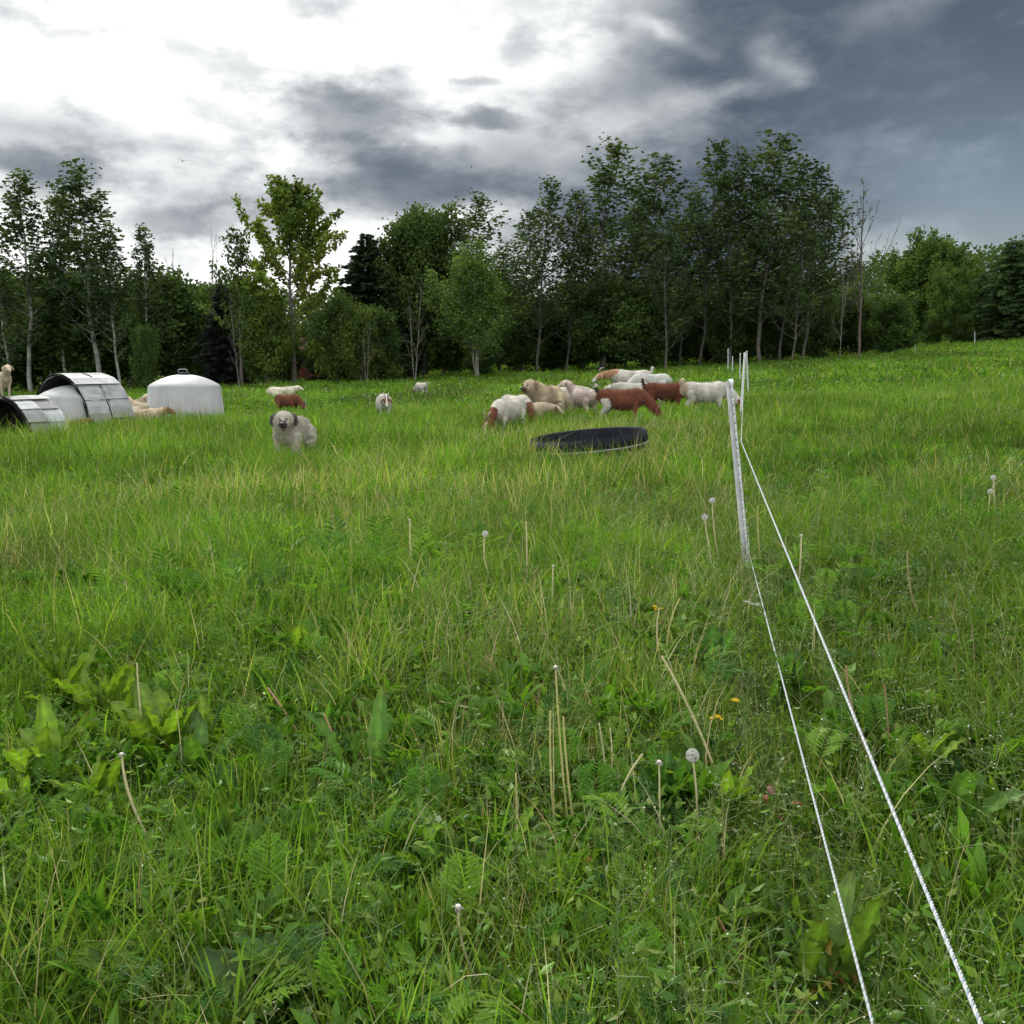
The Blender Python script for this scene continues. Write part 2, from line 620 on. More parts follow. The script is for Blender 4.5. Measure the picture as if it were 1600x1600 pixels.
def make_tree(name, label, cat, group, leafmat, **kw):
    wood, leaf = tree_mesh(**kw)
    o = empty(name, (0, 0, 0))
    wood.build('trunk', M_BARK, o, True)
    if leaf.n:
        leaf.build('crown', leafmat, o)
    tag(o, label, cat, group)
    o['H'] = kw['H']
    return o


G_ASPEN = [(.036, .068, .018), (.044, .076, .019), (.028, .056, .017), (.062, .092, .028)]
G_DARK = [(.044, .086, .020), (.060, .100, .022), (.036, .068, .018)]
G_MID = [(.048, .085, .020), (.058, .096, .022), (.040, .072, .018)]
G_YEL = [(.098, .152, .020), (.075, .130, .022), (.125, .160, .024)]
G_OLV = [(.068, .112, .020), (.058, .100, .020), (.095, .125, .022), (.05, .085, .02)]
G_BIRCH = [(.068, .124, .024), (.080, .134, .026), (.056, .104, .022)]

aspen_prof = lambda t: (2.1 * (1 - t) ** .75 + .30) * min(1, .55 + 1.8 * t)
P = {}
for v in range(4):
    P['aspen%d' % v] = dict(seed=100 + v, H=15, tr=.085, base=.22, prof=aspen_prof, nbr=46, up=lambda t: .55 + .5 * t,
                            leaf_len=0, leaf_size=.21, scatter=.21, cols=G_ASPEN, bark=ASPEN_BARK, per_m=20, wind=.008, sub=5)
for v in range(4):
    P['windy%d' % v] = dict(seed=200 + v, H=15, tr=.06, base=.15, prof=lambda t: 2.6 * (1 - t) ** .6 + .35, nbr=52, up=lambda t: .75 + .4 * t,
                            leaf_len=0, leaf_size=.20, scatter=.20, cols=G_ASPEN, bark=(.11, .105, .09), per_m=11, wind=.028, sub=5)
P['maple'] = dict(seed=31, H=13, tr=.16, base=.30, prof=lambda t: 4.6 * (1 - t) ** .55 * (.45 + .55 * min(1, t * 4)) + .5, nbr=48, up=lambda t: .62 + .42 * t,
                  leaf_len=0, leaf_size=.26, scatter=.15, cols=G_YEL, bark=GREY_BARK, per_m=36, sub=3, curve=.12, inner=.2)
P['thin_maple'] = dict(seed=33, H=10, tr=.09, base=.25, prof=lambda t: 2.4 * (1 - t) ** .6 + .3, nbr=34, up=lambda t: .5 + .4 * t,
                       leaf_len=0, leaf_size=.22, scatter=.16, cols=G_MID, bark=GREY_BARK, per_m=19, sub=3, curve=.2)
P['birch'] = dict(seed=41, H=11, tr=.10, base=.16, prof=lambda t: 3.6 * (1 - t) ** .8 + .25, nbr=110, up=lambda t: .6 + .3 * t,
                  leaf_len=0, leaf_size=.17, scatter=.3, cols=G_BIRCH, bark=(.20, .20, .16), per_m=34, sub=5, stems=3, spread=.12)
P['round'] = dict(seed=51, H=11, tr=.22, base=.2, prof=lambda t: 3.6 * math.sqrt(max(0, 1 - (t * 1.5 - .55) ** 2)) + .3, nbr=90, up=lambda t: .25 + .6 * t,
                  leaf_len=0, leaf_size=.24, scatter=.34, cols=G_MID, bark=DARK_BARK, per_m=46, sub=6, curve=.15)
P['round2'] = dict(seed=52, H=9, tr=.25, base=.15, prof=lambda t: 4.4 * math.sqrt(max(0, 1 - (t * 1.4 - .45) ** 2)) + .3, nbr=100, up=lambda t: .15 + .7 * t,
                   leaf_len=0, leaf_size=.28, scatter=.36, cols=G_BIRCH, bark=DARK_BARK, per_m=46, sub=6, curve=.15)
for v in range(5):
    P['shrub%d' % v] = dict(seed=300 + v, H=6.5, tr=.07, base=.08, prof=lambda t: 2.7 * math.sqrt(max(0.02, 1 - (t * 1.35 - .40) ** 2)), nbr=80, up=lambda t: .35 + .5 * t,
                            leaf_len=0, leaf_size=.23, scatter=.34, cols=[G_DARK, G_MID, G_DARK, G_DARK, G_OLV][v], bark=[GREY_BARK, DARK_BARK, (.16, .16, .13), GREY_BARK, GREY_BARK][v],
                            per_m=[40, 44, 40, 46, 34][v], sub=5, stems=4, spread=.16, curve=.15)
P['brightbush'] = dict(P['shrub1'], seed=377, stems=2, spread=.06, cols=[(.12, .20, .022), (.10, .18, .022), (.14, .20, .03)])
P['bare'] = dict(seed=61, H=10, tr=.07, base=.12, prof=lambda t: 3.0 * (1 - t) ** .7 + .3, nbr=22, up=lambda t: .85 + .2 * t,
                 leaf_len=0, leaf_size=0, scatter=.1, cols=G_MID, bark=(.19, .175, .15), per_m=0, sub=5, stems=2, spread=.10, curve=.1)
P['dead'] = dict(seed=66, H=15, tr=.15, limb_r=.6, base=.26, prof=lambda t: 5.2 * (1 - t) ** .8 + .2, nbr=15, up=lambda t: .62 + .3 * t,
                 leaf_len=0, leaf_size=.15, scatter=.1, cols=G_DARK, bark=(.10, .085, .075), per_m=.5, sub=6, curve=.35, wind=-.02)
P['twigs'] = dict(seed=63, H=9, tr=.05, base=.2, prof=lambda t: 1.8 * (1 - t) ** .6 + .3, nbr=14, up=lambda t: 1.1,
                  leaf_len=0, leaf_size=0, scatter=.1, cols=G_MID, bark=(.12, .11, .10), per_m=0, sub=4, stems=3, spread=.09, curve=.1)


def spruce(seed, H, rad, cols, bark=DARK_BARK, start=.06, tiers=34, fullness=1.0, ragged=.25, tip=1.0):
    rng = np.random.default_rng(seed)
    wood, leaf = Soup(), Soup()
    tt = np.linspace(0, 1, 9)
    tube(wood, np.stack([0 * tt, 0 * tt, H * tt], 1), .02 + .16 * (1 - tt), bark, 7)
    LP, LD, LC = [], [], []
    cols = np.asarray(cols)
    for k in range(tiers):
        t = start + (1 - start) * (k / (tiers - 1)) ** .92
        L0 = rad * (1 - t) ** (.8 * tip) + .12
        for j in range(int(7 + 4 * (1 - t))):
            L = L0 * rng.uniform(1 - ragged * 1.6, 1 + ragged)
            a = rng.random() * 6.28
            q = np.linspace(0, 1, 5)
            z = H * t + L * (.18 * q - .42 * q ** 2 + .15 * q ** 3)
            BP = np.stack([np.cos(a) * L * q, np.sin(a) * L * q, z], 1)
            tube(wood, BP, .022 * (1 - q * .8), bark, 3)
            bc = cols[rng.integers(len(cols))] * rng.uniform(.7, 1.3)
            nl = int(46 * L * fullness)
            g = rng.random(nl) ** .7
            pos = np.stack([np.interp(g, q, BP[:, i]) for i in range(3)], 1)
            side = rng.choice([-1, 1], nl) * rng.random(nl) * .38 * L * (1.05 - g)
            pos[:, 0] += -np.sin(a) * side; pos[:, 1] += np.cos(a) * side
            pos[:, 2] += -np.abs(rng.normal(size=nl)) * .09
            d = np.stack([np.cos(a) - np.sin(a) * np.sign(side) * .7, np.sin(a) + np.cos(a) * np.sign(side) * .7, rng.normal(size=nl) * .25 - .15], 1)
            LP.append(pos); LD.append(d / np.linalg.norm(d, axis=1)[:, None]); LC.append(bc[None] * rng.uniform(.7, 1.35, (nl, 1)))
    LP, LD, LC = map(np.concatenate, (LP, LD, LC))
    L = rng.uniform(.22, .42, len(LP))
    diamonds(leaf, LP, LD, perp(LD, rng), L, L * .32, LC)
    return wood, leaf


PROTO = {}
MESH = {}


def meshes(kind):
    if kind in MESH: return MESH[kind]
    if kind == 'spruce':
        w, l = spruce(71, 11, 2.9, [(.032, .058, .026), (.042, .068, .03)], fullness=2.2, tiers=44, ragged=.3); m = M_NEEDLE; H = 11
    elif kind == 'greyspruce':
        w, l = spruce(72, 8, 2.3, [(.022, .027, .024), (.03, .034, .03)], ragged=.4, fullness=1.0); m = M_NEEDLE; H = 8
    elif kind == 'pine':
        w, l = spruce(73, 12, 4.3, [(.062, .112, .036), (.074, .124, .040), (.05, .09, .034)], start=.02, tiers=46, fullness=1.3, ragged=.32, tip=.62); m = M_NEEDLE; H = 12
    else:
        w, l = tree_mesh(**P[kind]); m = M_TREE; H = P[kind]['H']
    MESH[kind] = (w.mesh('trunk', M_BARK, True), l.mesh('crown', m) if l.n else None, H)
    return MESH[kind]


TN = [0]


def plant_tree(kind, name, cat, label, px, top, d, group=None, wide=1.0, rz=None, base_sink=.15):
    wm, lm, H = meshes(kind)
    p = on_ground(px, d, 560)
    zt = EYE - d * down(top)
    h = zt - p.z
    TN[0] += 1
    if rz is None:
        rz = (TN[0] * 0.37 % 1.0 - .5) * (.7 if 'windy' in kind or kind == 'dead' else 6.28)
    o = empty(name, (p.x, p.y, p.z - base_sink), rz)
    sz = h / H
    o.scale = (sz * wide, sz * wide, sz)
    link('trunk', wm, o)
    if lm: link('crown', lm, o)
    tag(o, label, cat, group)
    return o


ga = 'tall aspens along the treeline'
for k, (px, top, d, kind, w, lab) in enumerate([
        (45, 268, 62, 'aspen0', 1.0, 'tall slim aspen, second from the left edge, with a narrow dark crown'),
        (100, 284, 63, 'aspen1', .85, 'thin see-through aspen between the two tallest aspens at the left'),
        (152, 248, 61, 'aspen2', 1.15, 'tallest aspen of the left clump, spire-topped, above the white huts'),
        (186, 345, 60, 'aspen3', .9, 'shorter aspen leaning on the right flank of the left clump'),
        (236, 350, 62, 'aspen0', .8, 'small lone-topped aspen right of the left clump, above the white dome hut'),
        (12, 400, 60, 'aspen1', .95, 'low aspen cut by the left edge of the photo'),
        (740, 302, 82, 'windy0', 1.0, 'feathery aspen rising behind the round green tree'),
        (782, 375, 80, 'windy1', .8, 'lower wispy aspen right of the feathery one behind the birch'),
        (840, 278, 66, 'windy2', .8, 'leftmost aspen of the long right-hand row'),
        (884, 300, 67, 'windy3', .75, 'aspen second in the right-hand row, thin crown'),
        (944, 219, 66, 'windy0', .95, 'broad-headed tall aspen standing behind the dog and white goats'),
        (1012, 240, 65, 'windy1', .95, 'dense dark aspen above the grazing tan-headed goat'),
        (1062, 300, 67, 'windy2', .75, 'short aspen in the gap of the right-hand row'),
        (1092, 224, 66, 'windy3', .8, 'slender aspen with a bent spire above the white grazing goat'),
        (1140, 232, 65, 'windy0', .75, 'thin-topped aspen just left of the highest aspen'),
        (1188, 204, 64, 'windy1', 1.05, 'highest aspen of all, above the fence posts'),
        (1218, 246, 66, 'windy2', .85, 'aspen just right of the highest one'),
        (1252, 262, 64, 'windy3', .85, 'aspen second from the right end of the row'),
        (1284, 290, 66, 'windy0', .8, 'rightmost leafy aspen, next to the dead tree'),
        (812, 330, 70, 'windy3', .8, 'low leafy aspen at the left end of the right-hand row'),
        (912, 330, 71, 'windy1', .9, 'shorter aspen tucked behind the broad-headed tall one'),
        (978, 290, 72, 'windy2', .9, 'half-hidden aspen between the broad-headed and the dense dark aspen'),
        (1040, 335, 62, 'windy0', .8, 'lower leafy aspen standing forward, right of the dense dark aspen'),
        (1116, 310, 70, 'windy1', .9, 'aspen filling the gap under the bent-spired one'),
        (1165, 300, 71, 'windy2', .9, 'aspen half hidden at the left of the highest one'),
        (1236, 330, 61, 'windy3', .8, 'lower aspen standing forward at the right end of the row')]):
    plant_tree(kind, 'aspen_tree', 'tree', lab, px, top, d, ga, w * (1.75 if px < 300 else 2.15))

plant_tree('maple', 'maple_tree', 'tree', 'yellow green maple with upright leafy sprays, tallest in the centre left', 458, 298, 60, None, 1.15)
plant_tree('thin_maple', 'young_maple', 'tree', 'thin small maple with sparse leaves left of the yellow green maple', 378, 356, 61, None, .95)
plant_tree('spruce', 'spruce_tree', 'tree', 'dark pointed spruce left of the round green tree', 576, 362, 65, None, 1.35)
plant_tree('greyspruce', 'spruce_tree', 'tree', 'grey half-dead spruce with bare lower twigs left of the maples', 352, 440, 63, None, 1.0)
plant_tree('greyspruce', 'spruce_tree', 'tree', 'small dark spruce tip behind the white dome hut', 305, 440, 72, None, .8)
plant_tree('round', 'linden_tree', 'tree', 'round-headed dense green tree right of the dark spruce', 662, 355, 66, None, 1.0)
plant_tree('birch', 'birch_tree', 'tree', 'broad pyramid-shaped birch with pale forked stems', 747, 366, 58, None, 1.2)
gb = 'bare leafless saplings in the treeline'
plant_tree('bare', 'bare_sapling', 'tree', 'leafless grey sapling left of the birch', 648, 428, 57, gb, .7)
plant_tree('twigs', 'bare_sapling', 'tree', 'leafless twiggy sapling sticking up right of the left aspens', 282, 378, 66, gb, .9)
plant_tree('twigs', 'bare_sapling', 'tree', 'tallest leafless whip just left of the thin maple', 334, 345, 66, gb, .7)
plant_tree('bare', 'bare_sapling', 'tree', 'leafless pale sapling standing under the yellow shrubs', 572, 492, 56, gb, .7)
plant_tree('bare', 'bare_sapling', 'tree', 'pale leaning leafless stems behind the white dome hut', 372, 450, 58, gb, .6)
plant_tree('dead', 'dead_tree', 'tree', 'tall dead tree with bare spreading branches at the end of the aspen row', 1342, 275, 61, None, .85, rz=.4)
plant_tree('bare', 'bare_sapling', 'tree', 'thin half-bare trunk just left of the dead tree', 1312, 330, 62, gb, .42)
gy_ = 'yellow green shrubs under the maple'
plant_tree('shrub4', 'yellow_shrub', 'shrub', 'yellow green shrub at the right foot of the tall maple', 525, 470, 58, gy_, .8)
plant_tree('shrub4', 'yellow_shrub', 'shrub', 'low yellow green shrub left of the pale leafless sapling', 565, 490, 57, gy_, .7)
plant_tree('shrub4', 'yellow_shrub', 'shrub', 'olive shrub at the left foot of the tall maple', 415, 470, 59, gy_, .8)
plant_tree('shrub1', 'light_shrub', 'shrub', 'light green sapling shrub left of the white dome hut', 226, 520, 56, None, .5)
plant_tree('shrub0', 'dome_shrub', 'shrub', 'low rounded green shrub under the dark spruce', 590, 488, 58, None, .9)

plant_tree('round2', 'oak_tree', 'tree', 'large round oak on the far right skyline with sky gaps in its crown', 1445, 402, 96, None, .95)
plant_tree('brightbush', 'round_bush', 'tree', 'small bright yellow green round tree at the right edge of the field', 1400, 480, 80, None, .8)
plant_tree('round2', 'leafy_tree', 'tree', 'fresh green leafy tree between the oak and the big pine', 1484, 440, 84, None, .7)
gp = 'big dark pines at the right edge'
plant_tree('pine', 'pine_tree', 'tree', 'big dark pine, first from the oak at the right edge', 1572, 372, 82, gp, 1.05)
plant_tree('pine', 'pine_tree', 'tree', 'big dark pine cut by the right edge of the photo', 1640, 352, 80, gp, 1.1)
plant_tree('pine', 'pine_tree', 'tree', 'lower dark pine filling in behind the first big pine', 1528, 425, 90, gp, 1.1)

# dark understory: shrub after shrub along the edge of the field
gu = 'dark understory shrubs along the treeline'
rs = random.Random(5)
LBL = 'dark green understory shrub in the shaded treeline'
px = -90
k = 0
while px < 1400:
    d = rs.uniform(64, 72) if k % 2 else rs.uniform(72, 82)
    top = rs.uniform(438, 500) if 330 > px or px > 760 else rs.uniform(455, 520)
    if 1300 < px: top = rs.uniform(440, 480)
    plant_tree('shrub%d' % [0, 3, 1, 2, 4, 3, 1, 2][k % 8], 'understory_shrub', 'shrub', LBL, px, top, d, gu, rs.uniform(.95, 1.3))
    px += rs.uniform(26, 36)
    k += 1
for px, top, d in [(1370, 470, 88), (1430, 450, 104), (1345, 505, 74), (1455, 505, 84), (1500, 495, 82)]:
    plant_tree('shrub1', 'field_edge_shrub', 'shrub', 'green shrub in the belt between the dead tree and the big pines', px, top, d, 'green shrubs at the far right field edge', 1.1)

# far wood behind it all, one mass
rng = np.random.default_rng(9)
s = Soup()
n = 150000
ang = rng.uniform(-.80, .80, n)
dist = rng.uniform(118, 150, n)
x, y = np.sin(ang) * dist, np.cos(ang) * dist
hmax = 8.5 + 3.5 * fbm(ang * 14 + 50, dist * .02, 3, 3) - 3.0 * np.abs(fbm(ang * 40 + 9, dist * .0, 8, 2) - .5) * 2
z = ground(x, y) + hmax * rng.random(n) ** .8
dd = rand_unit(n, rng)
L = rng.uniform(.28, .60, n)
diamonds(s, np.stack([x, y, z], 1), dd, perp(dd, rng), L, L * .7, np.array(G_DARK)[rng.integers(3, size=n)] * rng.uniform(.7, 1.3, (n, 1)))
for k in range(160):
    a = rng.uniform(-.8, .8); dd_ = rng.uniform(118, 148)
    p = np.array([math.sin(a) * dd_, math.cos(a) * dd_, 0.0]); p[2] = float(ground(p[0], p[1]))
    tube(s, np.stack([p, p + [.2, 0, 4], p + [.1, 0, 8]]), [.2, .14, .05], DARK_BARK, 5)
tag(s.build('distant_woods', M_TREE), kind='stuff', label='dark far-off woods behind the treeline', cat='woods')

# ------------------------------------------------------------------ red shed behind the trees
sp = on_ground(476, 76, 580)
shed = empty('red_shed', sp, .25)
tag(shed, 'red wooden shed half hidden behind the treeline shrubs', 'shed')
s = Soup()
for k in range(12):
    box(s, (-1.65 + .3 * k, -1.25, 1.1), (.142, .03, 1.1), np.array((.17, .045, .03)) * (.85 + .3 * ((k * 7) % 5) / 5))
    box(s, (-1.65 + .3 * k, 1.25, 1.1), (.142, .03, 1.1), (.16, .04, .03))
for sx in (-1.78, 1.78):
    for k in range(8):
        box(s, (sx, -1.08 + .31 * k, 1.1 + .0), (.03, .14, 1.1), (.15, .04, .03))
    s.add([(sx - .02, -1.28, 2.2), (sx - .02, 1.28, 2.2), (sx - .02, 0.02, 3.0), (sx - .02, -0.02, 3.0)], [[0, 1, 2, 3]], (.15, .04, .03))
s.build('wall', M_PAINT, shed)
s = Soup()
for sy in (-1, 1):
    A = math.atan2(.9, 1.5)
    M = np.array([[1, 0, 0], [0, math.cos(A), sy * math.sin(A)], [0, -sy * math.sin(A), math.cos(A)]])
    box(s, (0, sy * .74, 2.62), (2.0, .9, .03), (.12, .05, .04), M)
s.build('roof', M_PAINT, shed)
s = Soup(); box(s, (.3, -1.30, .95), (.45, .02, .93), (.09, .03, .025)); dr = s.build('door', M_PAINT, shed)
s = Soup(); box(s, (.62, -1.34, .95), (.02, .02, .07), (.05, .05, .05)); s.build('handle', M_PAINT, dr)

wp = on_ground(421, 72, 580)
pal = empty('board_rack', wp, -.1)
tag(pal, 'pale weathered board rack left of the red shed', 'rack')
s = Soup()
for z in (.35, 1.0, 1.35): box(s, (0, 0, z), (.75, .03, .09), (.5, .5, .48))
s.build('board', M_PAINT, pal)
for sx in (-.7, 0, .7):
    s = Soup(); box(s, (sx, .07, .75), (.05, .035, .75), (.42, .42, .4)); s.build('upright', M_PAINT, pal)

# ------------------------------------------------------------------ huts
WHITE = np.array((.32, .33, .34))


def lathe(s, prof, col, sides=48, closed_top=True):
    ang = np.linspace(0, 2 * np.pi, sides, endpoint=False)
    prof = np.asarray(prof, float)
    V = np.stack([prof[:, 0][:, None] * np.cos(ang), prof[:, 0][:, None] * np.sin(ang), np.repeat(prof[:, 1][:, None], sides, 1)], -1)
    n = len(prof)
    i = np.arange(n - 1)[:, None] * sides; j = np.arange(sides)[None]; k = (j + 1) % sides
    s.add(V, np.stack([i + j, i + k, i + k + sides, i + j + sides], -1), col)


def igloo(loc, Rb, H, label, handle=True, vent=True):
    o = empty('dome_hut', loc)
    tag(o, label, 'animal hut')
    s = Soup()
    rs_ = Rb * .905; zs = H * .77
    prof = [(Rb * 1.02, -.1), (Rb * 1.02, .05), (Rb, .055), (rs_ + .012, zs - .025), (rs_ - .004, zs + .004)]
    for a in np.linspace(.96, .001, 14):
        prof.append((rs_ * a, zs + .012 + (H - zs) * (1 - a ** 2.1)))
    lathe(s, prof, WHITE, 64)
    s.build('shell', M_PLASTIC, o, True)
    if vent:
        s = Soup()
        lathe(s, [(.16, H - .03), (.16, H + .05), (.13, H + .07), (.001, H + .075)], (.03, .035, .035), 20)
        v = s.build('vent_cap', M_RUBBER, o)
        if handle:
            s = Soup()
            tube(s, [(-.15, 0, H + .04), (-.15, 0, H + .13), (-.10, 0, H + .15), (.06, 0, H + .15), (.09, 0, H + .12), (.09, 0, H + .04)], .014, (.35, .36, .36), 6)
            s.build('handle', M_PLASTIC, v)
    return o


igloo(on_ground(290, 28.0), 1.03, 1.27, 'smooth white dome hut with a dark vent cap on top, standing alone')


def arch_cover(name, label, near, length, ang, Rr, H, row, ncol, seed, seams, sides_end, t0=0.0, t1=1.0):
    """half-barrel shelter clad with overlapping pale slats; axis leaves the near end at angle ang"""
    rng = np.random.default_rng(seed)
    o = empty(name, near, ang)
    tag(o, label, 'animal hut')
    th = lambda t: math.pi * (1 - t)          # t=0 left foot, t=1 right foot (seen from the near end)
    P_ = lambda a, t, k=0.0: np.array([a, -math.cos(th(t)) * -1 * (Rr + k) * -1, math.sin(th(t)) * (H + k)])
    s = Soup()
    na = 20
    # liner
    for r_, c_ in ((-.035, (.035, .037, .036)), (-.012, (.05, .05, .05))):
        V, Q = [], []
        for a in (0.0, length):
            for t in np.linspace(t0, t1, na + 1):
                V.append(P_(a, t, r_))
        for i_ in range(na):
            Q.append([i_, i_ + 1, na + 2 + i_, na + 1 + i_])
        s.add(V, Q, c_)
    s.build('liner', M_RUBBER, o, True)
    # slats: planks along the axis, lapped down the curve
    s = Soup()
    tt = np.linspace(t0, t1, row + 1)
    aa = np.linspace(0, length, ncol + 1)
    for r in range(row):
        for c in range(ncol):
            lap = .45
            ta, tb = tt[r], tt[r + 1]
            k0, k1 = (.050, .012) if ta < .5 else (.012, .050)
            ex = rng.uniform(-.015, .03)
            if ta < .5: ta -= lap * (tt[1] - tt[0]) * .6
            else: tb += lap * (tt[1] - tt[0]) * .6
            jit = rng.normal() * .010
            a0, a1 = aa[c] + .006 + rng.normal() * .008, aa[c + 1] - .006 + ex * .5
            col = WHITE * rng.choice([.62, .8, .95, 1.15, 1.3]) * np.array([1, 1, .99])
            V = []
            for a in (a0, a1):
                for t, k in ((ta, k0), ((ta + tb) / 2, (k0 + k1) / 2 + .004), (tb, k1)):
                    for e in (0, .012):
                        V.append(P_(a, t, k + e + jit))
            # 2 ends x 3 stations x 2 sides
            idx = lambda A, S_, E: A * 6 + S_ * 2 + E
            Q = []
            for S_ in (0, 1):
                Q += [[idx(0, S_, 1), idx(1, S_, 1), idx(1, S_ + 1, 1), idx(0, S_ + 1, 1)],
                      [idx(0, S_, 0), idx(0, S_ + 1, 0), idx(1, S_ + 1, 0), idx(1, S_, 0)]]
                for A in (0, 1):
                    Q.append([idx(A, S_, 0), idx(A, S_, 1), idx(A, S_ + 1, 1), idx(A, S_ + 1, 0)])
            for S_ in (0, 2):
                Q.append([idx(0, S_, 0), idx(1, S_, 0), idx(1, S_, 1), idx(0, S_, 1)])
            s.add(V, Q, col)
    s.build('slat_cover', M_SLAT, o)
    # black edge strips
    for a in seams:
        s = Soup()
        tl = np.linspace(t0, t1, 26)
        pts = np.array([P_(a + .012 * math.sin(t * 40), t, .045) for t in tl])
        tube(s, pts, .020, (.018, .018, .018), 5, .016)
        s.build('edge_strip', M_RUBBER, o, True)
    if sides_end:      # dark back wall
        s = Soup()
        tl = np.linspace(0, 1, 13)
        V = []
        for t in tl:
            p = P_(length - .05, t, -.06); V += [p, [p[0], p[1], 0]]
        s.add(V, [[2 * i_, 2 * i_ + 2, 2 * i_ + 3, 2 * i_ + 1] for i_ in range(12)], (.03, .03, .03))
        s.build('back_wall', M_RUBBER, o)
    return o


AX = R(58)
hp = on_ground(-66, 19.6)
ip = on_ground(116, 25.0)
igloo(ip, .90, 1.12, 'smooth white dome hut poking out from under the arched slat cover', True, False)
ax = Vector((math.cos(AX), math.sin(AX), 0))
hut1 = arch_cover('slatted_hut', 'near arched hut with grey white slats and a dark open end, goat on its roof', hp + ax * .84 + Vector((0, 0, -.02)), .85, AX, 1.02, 1.0, 10, 2, 4, (0.0,), True)
hut2 = arch_cover('slatted_cover', 'arched cover of white slats with black seams laid over a white dome hut', ip - ax * .30 + Vector((-.10, 0.05, .0)), 1.25, AX, 1.10, 1.36, 9, 2, 8, (0.0, .66), False)

# ------------------------------------------------------------------ stock tank
tp = on_ground(924, 13.4)
tank = empty('stock_tank', tp)
tank.rotation_euler = (R(1.0), R(-5.6), 0)
tag(tank, 'round black rubber stock tank standing in the grass below the goats', 'stock tank')
s = Soup()
Rt, Ht = .775, .25
prof = [(.001, .05), (Rt * .88, .05), (Rt * .93, .3), (Rt - .03, Ht), (Rt, Ht), (Rt * .985, .40), (Rt * .965, .38), (Rt * .965, .24), (Rt * .94, .22), (Rt * .92, -.1)]
lathe(s, prof, (.013, .015, .019), 72)
s.build('wall', M_RUBBER, tank, True)
s = Soup()
ang = np.linspace(0, 2 * np.pi, 73)
tube(s, np.stack([np.cos(ang) * (Rt - .005), np.sin(ang) * (Rt - .005), 0 * ang + Ht], 1), .014, (.24, .255, .27), 8, .012)
s.build('rim', M_RUBBER, tank, True)

# ------------------------------------------------------------------ fence posts and wires
def fence_post(label, base, top, w=.05, group=None):
    base, top = Vector(base), Vector(top)
    h = (top - base).length
    o = empty('fence_post', base)
    o.rotation_mode = 'QUATERNION'
    o.rotation_quaternion = (top - base).to_track_quat('Z', 'Y')
    tag(o, label, 'fence post', group)
    s = Soup()
    zz = np.linspace(-.12, h, 9)
    for k in range(8):
        z0, z1 = zz[k], zz[k + 1]
        wd = w * (1.0 - .28 * (k + .5) / 8)
        box(s, (0, 0, (z0 + z1) / 2), (wd * .5, .006, (z1 - z0) / 2), (.60, .61, .62))
        box(s, (-wd * .18, -.017 - .002, (z0 + z1) / 2), (.006, .011, (z1 - z0) / 2), (.56, .57, .58))
    lathe_z = h - .012
    tube(s, [(0, .012, lathe_z), (0, -.016, lathe_z)], w * .42, (.62, .63, .63), 12)
    s.build('shaft', M_POST, o)
    s = Soup()
    n = int(h / .055)
    zz = [];xx = []
    for k in range(3, n):
        for f_, e_ in ((0, 0), (.15, .014), (.4, .018), (.55, .014), (.62, .001)):
            zz.append((k + f_) * .055); xx.append(w * .36 + e_)
    tube(s, np.stack([xx, np.full(len(xx), -.004), zz], 1), .0065, (.60, .61, .61), 5)
    s.build('notched_edge', M_POST, o)
    s = Soup()
    box(s, (w * -.55 - .01, .0, .05), (.026, .008, .006), (.58, .58, .58))
    tube(s, [(-w * .5 - .03, 0, .06), (-w * .5 - .032, 0, .30), (-w * .5 - .012, 0, .42), (-w * .4, 0, .46)], .008, (.58, .59, .6), 5)
    s.build('foot_step', M_POST, o)
    return o


p1b, p1t = point(1169, 884, 6.5), point(1142, 595, 6.5)
gpst = 'white plastic fence posts along the wire'
fence_post('nearest white plastic fence post, tall and leaning left, in front of a grazing goat', p1b, p1t, .056, gpst)
p2b, p2t = point(1156, 660, 20), point(1163, 552, 20)
fence_post('second white fence post, leaning right, just right of the nearest post', p2b, p2t, .058, gpst)
p3b, p3t = point(1170, 620, 30), point(1167, 549, 30)
fence_post('third white fence post, upright, touching the leaning second one', p3b, p3t, .055, gpst)
for px_, tp_, d_, lb in ((1157, 552, 40, 'thin far white fence post just left of the second post top'),
                         (1145, 557, 45, 'short far white fence post between the two thinnest ones'),
                         (1138, 545, 50, 'farthest white fence post of the row, against the dark treeline')):
    b_ = on_ground(px_, d_, 580)
    t_ = point(px_, tp_, d_)
    fence_post(lb, b_, t_, .045, gpst)
for px_, tp_, d_, lb in ((1431, 532, 70, 'tiny white post stub at the far field edge near the yellow green tree'),
                         (1523, 521, 76, 'tiny white post stub at the far field edge under the big pines')):
    b_ = on_ground(px_, d_, 545)
    fence_post(lb, b_, point(px_, tp_, d_) + Vector((0, 0, .1)), .10, 'white stubs at the far field edge')


